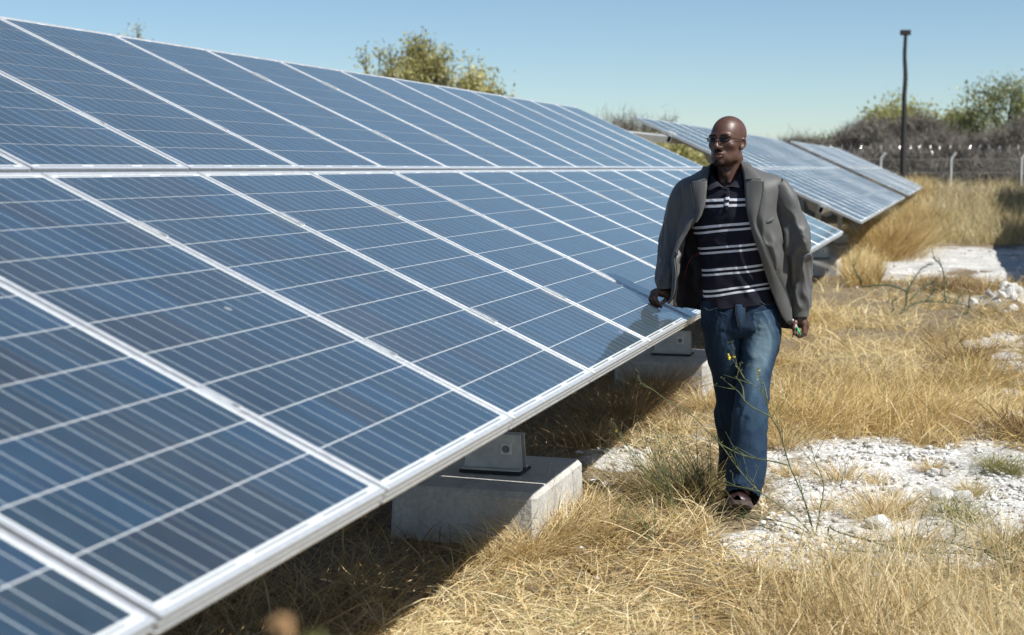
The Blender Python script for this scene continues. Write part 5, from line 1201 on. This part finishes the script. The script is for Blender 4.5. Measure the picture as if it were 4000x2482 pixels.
# ---- blazer body: loops from neck to hem, open at the front
Lv = [
 [(2776, 662, .052), (2772, 655, .030), (2770, 648, .000), (2788, 638, -.055), (2838, 630, -.085), (2880, 628, -.055), (2897, 636, .000), (2898, 642, .030), (2894, 648, .045)],
 [(2768, 700, .094), (2742, 690, .072), (2716, 682, .000), (2735, 680, -.070), (2840, 672, -.110), (2945, 668, -.075), (2968, 668, .000), (2938, 680, .075), (2904, 698, .096)],
 [(2764, 745, .118), (2712, 738, .104), (2655, 722, .006), (2690, 728, -.098), (2845, 730, -.130), (2998, 722, -.105), (3050, 706, .000), (2985, 736, .104), (2907, 745, .118)],
 [(2752, 825, .136), (2708, 830, .128), (2660, 830, .020), (2690, 830, -.110), (2845, 830, -.140), (3000, 830, -.120), (3040, 830, .000), (2990, 830, .122), (2914, 822, .138)],
 [(2690, 912, .152), (2670, 915, .136), (2654, 920, .040), (2690, 920, -.100), (2850, 920, -.130), (3000, 920, -.110), (3042, 920, .016), (3006, 920, .112), (2940, 928, .136)],
 [(2644, 1000, .160), (2640, 1000, .125), (2645, 1000, .045), (2690, 1000, -.090), (2850, 1000, -.125), (3000, 1000, -.110), (3058, 1000, .016), (3028, 1000, .110), (2966, 998, .134)],
 [(2642, 1080, .158), (2636, 1082, .115), (2640, 1085, .040), (2690, 1088, -.090), (2850, 1090, -.125), (3010, 1088, -.110), (3072, 1085, .016), (3052, 1085, .104), (2992, 1078, .126)],
 [(2632, 1148, .148), (2624, 1154, .095), (2630, 1165, .028), (2690, 1178, -.098), (2850, 1188, -.130), (3020, 1190, -.118), (3088, 1180, .010), (3076, 1170, .094), (3018, 1148, .120)],
 [(2614, 1178, .138), (2616, 1184, .076), (2640, 1194, .000), (2700, 1200, -.100), (2850, 1225, -.135), (3030, 1255, -.120), (3096, 1262, .000), (3096, 1250, .078), (3050, 1228, .108)],
 [(2608, 1186, .134), (2614, 1190, .070), (2642, 1200, -.004), (2704, 1206, -.102), (2850, 1238, -.138), (3034, 1276, -.122), (3100, 1288, -.004), (3104, 1282, .066), (3074, 1262, .098)]]
Jl = np.array([[L(*p) for p in row] for row in Lv]); Jl = cr(np.transpose(cr(np.transpose(Jl, (1, 0, 2)), 110), (1, 0, 2)), 96)     # (levels, around)
pyl = cr(np.array([[p[1] for p in row] for row in Lv])[:, 4], 96)[:, None]; u = np.linspace(0, 1, 110)[None]
n, sg = outward(Jl, False); w = fbm(Jl * np.array([8, 8, 6]), 3, 41)
dsp = 0.006 * w * sstep(660, 780, pyl) + 0.010 * sstep(820, 900, pyl) * ridge(5 * Jl[..., 2] * 0.5 + 9 * u + 0.5 * w) ** 3 * sstep(0.6, 0.8, u) + 0.008 * ridge(2.5 * Jl[..., 2] + 4.2 * u + 0.4 * w) ** 4 * sstep(1.0, 0.88, u) * sstep(740, 800, pyl)
edge = sstep(0, 0.04, u) * sstep(1, 0.96, u); Jl = Jl + n * (dsp * (0.25 + 0.75 * edge))[..., None]
jacket = cloth('blazer', Jl, [M['suit'], M['lining']], False, None, None, 0.004, off=-1)
# inside of the flaring front: self-fabric facing before the lining starts
nj, sgj = outward(Jl, False); wid = (6 + 13 * sstep(0.25, 0.75, np.linspace(0, 1, 96))).astype(int)
Fc = np.stack([cr((Jl - nj * 0.009)[i, 1:max(4, wid[i])], 14) for i in range(30, 96)]); cloth('facing', twist(Fc), M['suit'], False, jacket)
# ---- sleeves
def sleeve(rings, seed, amp):
    G, A, th = loft(rings, 110, 72, True, 2.15); n, sg = outward(G, True); py = A[:, 1][:, None]
    w = fbm(G * np.array([9, 9, 7]) + seed, 3, seed); t_ = np.linspace(0, 1, 110)[:, None]
    elbow = np.exp(-((t_ - 0.56) / 0.16) ** 2); cuff = sstep(0.93, 0.86, t_)
    d = 0.006 * w * cuff + amp * elbow * ridge(5.2 * G[..., 2] + 1.6 * np.cos(th + seed)[None] + 0.6 * w) ** 2 + amp * 0.6 * sstep(0.15, 0.4, t_) * ridge(2.8 * G[..., 2] + 0.9 * np.cos(th - 0.8)[None] + 0.5 * w) ** 3 * sstep(0.05, 0.25, t_) * cuff
    d = d + amp * 0.7 * ridge(6.0 * G[..., 2] + 1.2 * np.sin(th + seed)[None] + 0.5 * w) ** 2 * np.exp(-((t_ - 0.80) / 0.10) ** 2)
    return G + n * d[..., None]
S1 = [(2692, 736, -.004, 34, 0.060), (2682, 748, -.004, 42, 0.062), (2666, 785, .000, 46, 0.068), (2650, 850, .004, 45, 0.058), (2637, 925, .006, 44, 0.061), (2627, 985, .014, 41, 0.058), (2613, 1050, .028, 39, 0.060), (2602, 1100, .040, 37, 0.054), (2603, 1130, .044, 35, 0.050)]
S2 = [(3018, 726, -.004, 34, 0.060), (3030, 740, -.004, 42, 0.062), (3049, 782, .000, 46, 0.068), (3069, 860, .002, 50, 0.058), (3082, 930, .004, 52, 0.062), (3092, 1000, .010, 52, 0.060), (3108, 1080, .024, 48, 0.056), (3118, 1150, .038, 43, 0.058), (3122, 1205, .046, 38, 0.052), (3123, 1240, .050, 35, 0.049)]
cloth('sleeve', sleeve(S1, 5, 0.011), [M['suit'], M['lining']], True, jacket, None, 0.003, off=-1)
cloth('sleeve', sleeve(S2, 9, 0.019), [M['suit'], M['lining']], True, jacket, None, 0.003, off=-1)
M['seam'] = simple('dark_seam', (0.022, 0.022, 0.022), 0.7, 0, 0.1)
def seam(pts, rad=0.0014, name='seam', mat='seam'):
    P = twist(cr(np.array([L(*p) for p in pts]), 40)); m_ = MB(); m_.tube(P, rad, 5); return m_.build(name, M[mat], jacket, True)
# ---- lapels and collar
def lapel(inner, outer, name='lapel', n=48, m=10, bulge=0.008):
    Gs = strip(inner, outer, n, m, bulge); o = cloth(name, Gs, M['suit'], False, jacket, None, 0.004); return o
lapel([(2905, 700, .108), (2908, 745, .128), (2914, 817, .148), (2928, 880, .150), (2944, 936, .146), (2966, 1000, .144), (2992, 1080, .136), (3018, 1150, .130), (3050, 1228, .118), (3072, 1262, .108)],
      [(2976, 702, .118), (2972, 750, .128), (2960, 817, .142), (2952, 880, .146), (2984, 955, .142), (3010, 1018, .134), (3042, 1082, .124), (3070, 1138, .114), (3090, 1200, .100), (3094, 1250, .090)])
lapel([(2894, 640, .040), (2898, 655, .070), (2903, 680, .092), (2905, 702, .112)], [(2916, 634, .010), (2934, 652, .058), (2954, 680, .092), (2966, 700, .112)], 'jacket_collar', 24, 9, 0.008)
lapel([(2768, 700, .108), (2764, 745, .128), (2757, 800, .144), (2748, 835, .148), (2728, 870, .152)], [(2704, 712, .110), (2710, 750, .122), (2718, 800, .136), (2727, 838, .144), (2722, 872, .150)])
lapel([(2775, 655, .048), (2772, 668, .072), (2769, 685, .092), (2768, 702, .110)], [(2752, 650, .020), (2742, 672, .062), (2734, 694, .090), (2730, 712, .110)], 'jacket_collar', 24, 9, 0.008)
lapel([(2840, 622, -.084), (2802, 630, -.062), (2780, 642, -.01), (2775, 656, .046)], [(2840, 645, -.112), (2786, 655, -.085), (2758, 662, -.02), (2750, 660, .030)], 'jacket_collar', 24, 7, 0.0)
lapel([(2840, 622, -.084), (2872, 620, -.062), (2890, 626, -.01), (2895, 642, .042)], [(2840, 645, -.112), (2894, 640, -.085), (2914, 638, -.02), (2918, 640, .020)], 'jacket_collar', 24, 7, 0.0)
seam([(2978, 704, .124), (2975, 750, .132), (2963, 817, .146), (2955, 880, .150), (2987, 955, .146), (3013, 1018, .138), (3045, 1082, .128), (3073, 1138, .118), (3093, 1200, .104)], 0.0013, 'stitched_edge')
seam([(2905, 703, .120), (2930, 702, .121), (2966, 703, .120)], 0.0016)
seam([(2702, 714, .114), (2708, 750, .126), (2716, 800, .140), (2725, 838, .148)], 0.0013, 'stitched_edge')
seam([(2704, 714, .116), (2730, 714, .117), (2766, 703, .114)], 0.0016)
Gq = strip([(2962, 868, .129), (2990, 858, .123), (3012, 846, .102)], [(2962, 880, .130), (2991, 871, .124), (3013, 860, .103)], 14, 5, 0.002); cloth('breast_pocket', Gq, M['suit'], False, jacket, None, 0.003)
m = MB(); p = twist(L(2648, 997, .168)); m.tube([p + (0, 0.004, 0), p + (0, -0.003, 0)], 0.008, 10); m.build('button', M['button'], jacket)
for k in range(3):
    p = L(2572 + k * 1.5, 1118 - k * 12, 0.075); m = MB(); m.tube([p + (0, 0.004, 0), p + (0, -0.003, 0)], 0.0055, 8); 
    # cuff buttons sit on the outer seam
    m.build('cuff_button', M['button'], jacket)
# red piping along the lining edge
m = MB(); P = cr(np.array([L(2735, 985, -.05), L(2700, 1010, -.07), L(2678, 1060, -.075), L(2668, 1120, -.08)]), 20); m.tube(P, 0.0016, 5); m.build('piping', M['piping'], jacket)

# ---- glasses
t = NT('dark_glasses_lens'); tr = t.n('BsdfTransparent'); tr.inputs[0].default_value = (0.22, 0.25, 0.25, 1); gl = t.n('BsdfGlossy'); gl.inputs['Roughness'].default_value = 0.02; fr_ = t.n('Fresnel'); fr_.inputs[0].default_value = 1.35
mx = t.n('MixShader'); t.l(fr_.outputs[0], mx.inputs[0]); t.l(tr.outputs[0], mx.inputs[1]); t.l(gl.outputs[0], mx.inputs[2]); t.l(mx.outputs[0], t.out.inputs[0]); M['lens'] = t.m
M['frame'] = simple('black_glasses_frame', (0.02, 0.02, 0.02), 0.3, 0.5, 0.1)
gm = MB()
def lens_loop(sx):
    th = np.arange(24) * 2 * np.pi / 24; x = sx * 0.0335 + 0.0240 * np.sign(np.cos(th)) * np.abs(np.cos(th)) ** 0.6; z = 0.005 + 0.0112 * np.sign(np.sin(th)) * np.abs(np.sin(th)) ** 0.7
    y = 0.107 - 5.5 * (np.abs(x) - 0.012).clip(0) ** 2 - 0.10 * np.abs(np.abs(x) - 0.01); return np.stack([x, y, z], -1)
lps = []
for sx in (-1, 1):
    lp = lens_loop(sx); lps.append(lp); gm.tube(head_to_local(np.vstack([lp, lp[:1]])), 0.0011, 6, False)
gm.tube(head_to_local(cr(np.array([(-0.010, 0.106, 0.011), (0, 0.109, 0.0135), (0.010, 0.106, 0.011)]), 8)), 0.0013, 6)
for sx in (-1, 1):
    gm.tube(head_to_local(cr(np.array([(sx * 0.058, 0.0925, 0.0125), (sx * 0.066, 0.087, 0.0125), (sx * 0.0735, 0.06, 0.011), (sx * 0.0785, 0.02, 0.010), (sx * 0.080, -0.012, 0.013), (sx * 0.079, -0.026, 0.002)]), 24)), 0.0014, 6)
    gm.tube(head_to_local(np.array([(sx * 0.010, 0.104, 0.004), (sx * 0.010, 0.099, -0.003)])), 0.0018, 6)
glasses = gm.build('glasses', M['frame'], person, True)
for lp in lps:
    V = head_to_local(np.vstack([lp.mean(0, keepdims=True) + (0, 0.0012, 0), lp])); F = np.array([(0, 1 + k, 1 + (k + 1) % 24) for k in range(24)])
    o = link('lens', make_mesh('lens', V, F, True), M['lens'], glasses)
# ---- the pen in his left hand: a thing of its own
pen = empty('pen', (PO + RT * L(3110, 1290, g0)[0] + FH * L(3110, 1290, g0)[1] + np.array([0, 0, L(3110, 1290, g0)[2]])), YAW - math.pi / 2)
tag(pen, 'green pen held in the man\'s lowered hand beside his thigh', 'pen')
M['pengreen'] = simple('green_plastic', (0.02, 0.45, 0.17), 0.35, 0, 0.05); M['penwhite'] = simple('white_plastic', (0.7, 0.7, 0.68), 0.35, 0, 0.05)
o0 = L(3110, 1290, g0); pa, pb_ = L(3113, 1280, g0 + 0.052), L(3127, 1309, g0 + 0.066); d = (pb_ - pa)
m = MB(); m.tube([pa - o0, pb_ - o0], [0.0048, 0.0038], 8); m.build('cap', M['pengreen'], pen, True)
m = MB(); m.tube([pa - d * 1.3 - o0 + (0, 0.012, 0), pa - o0], 0.0040, 8); m.build('barrel', M['penwhite'], pen, True)
m = MB(); pc, pd2 = L(3099, 1304, g0 + 0.030), L(3095, 1318, g0 + 0.034); m.tube([pc - o0, pd2 - o0], [0.0035, 0.002], 8); m.build('tip', M['button'], pen, True)
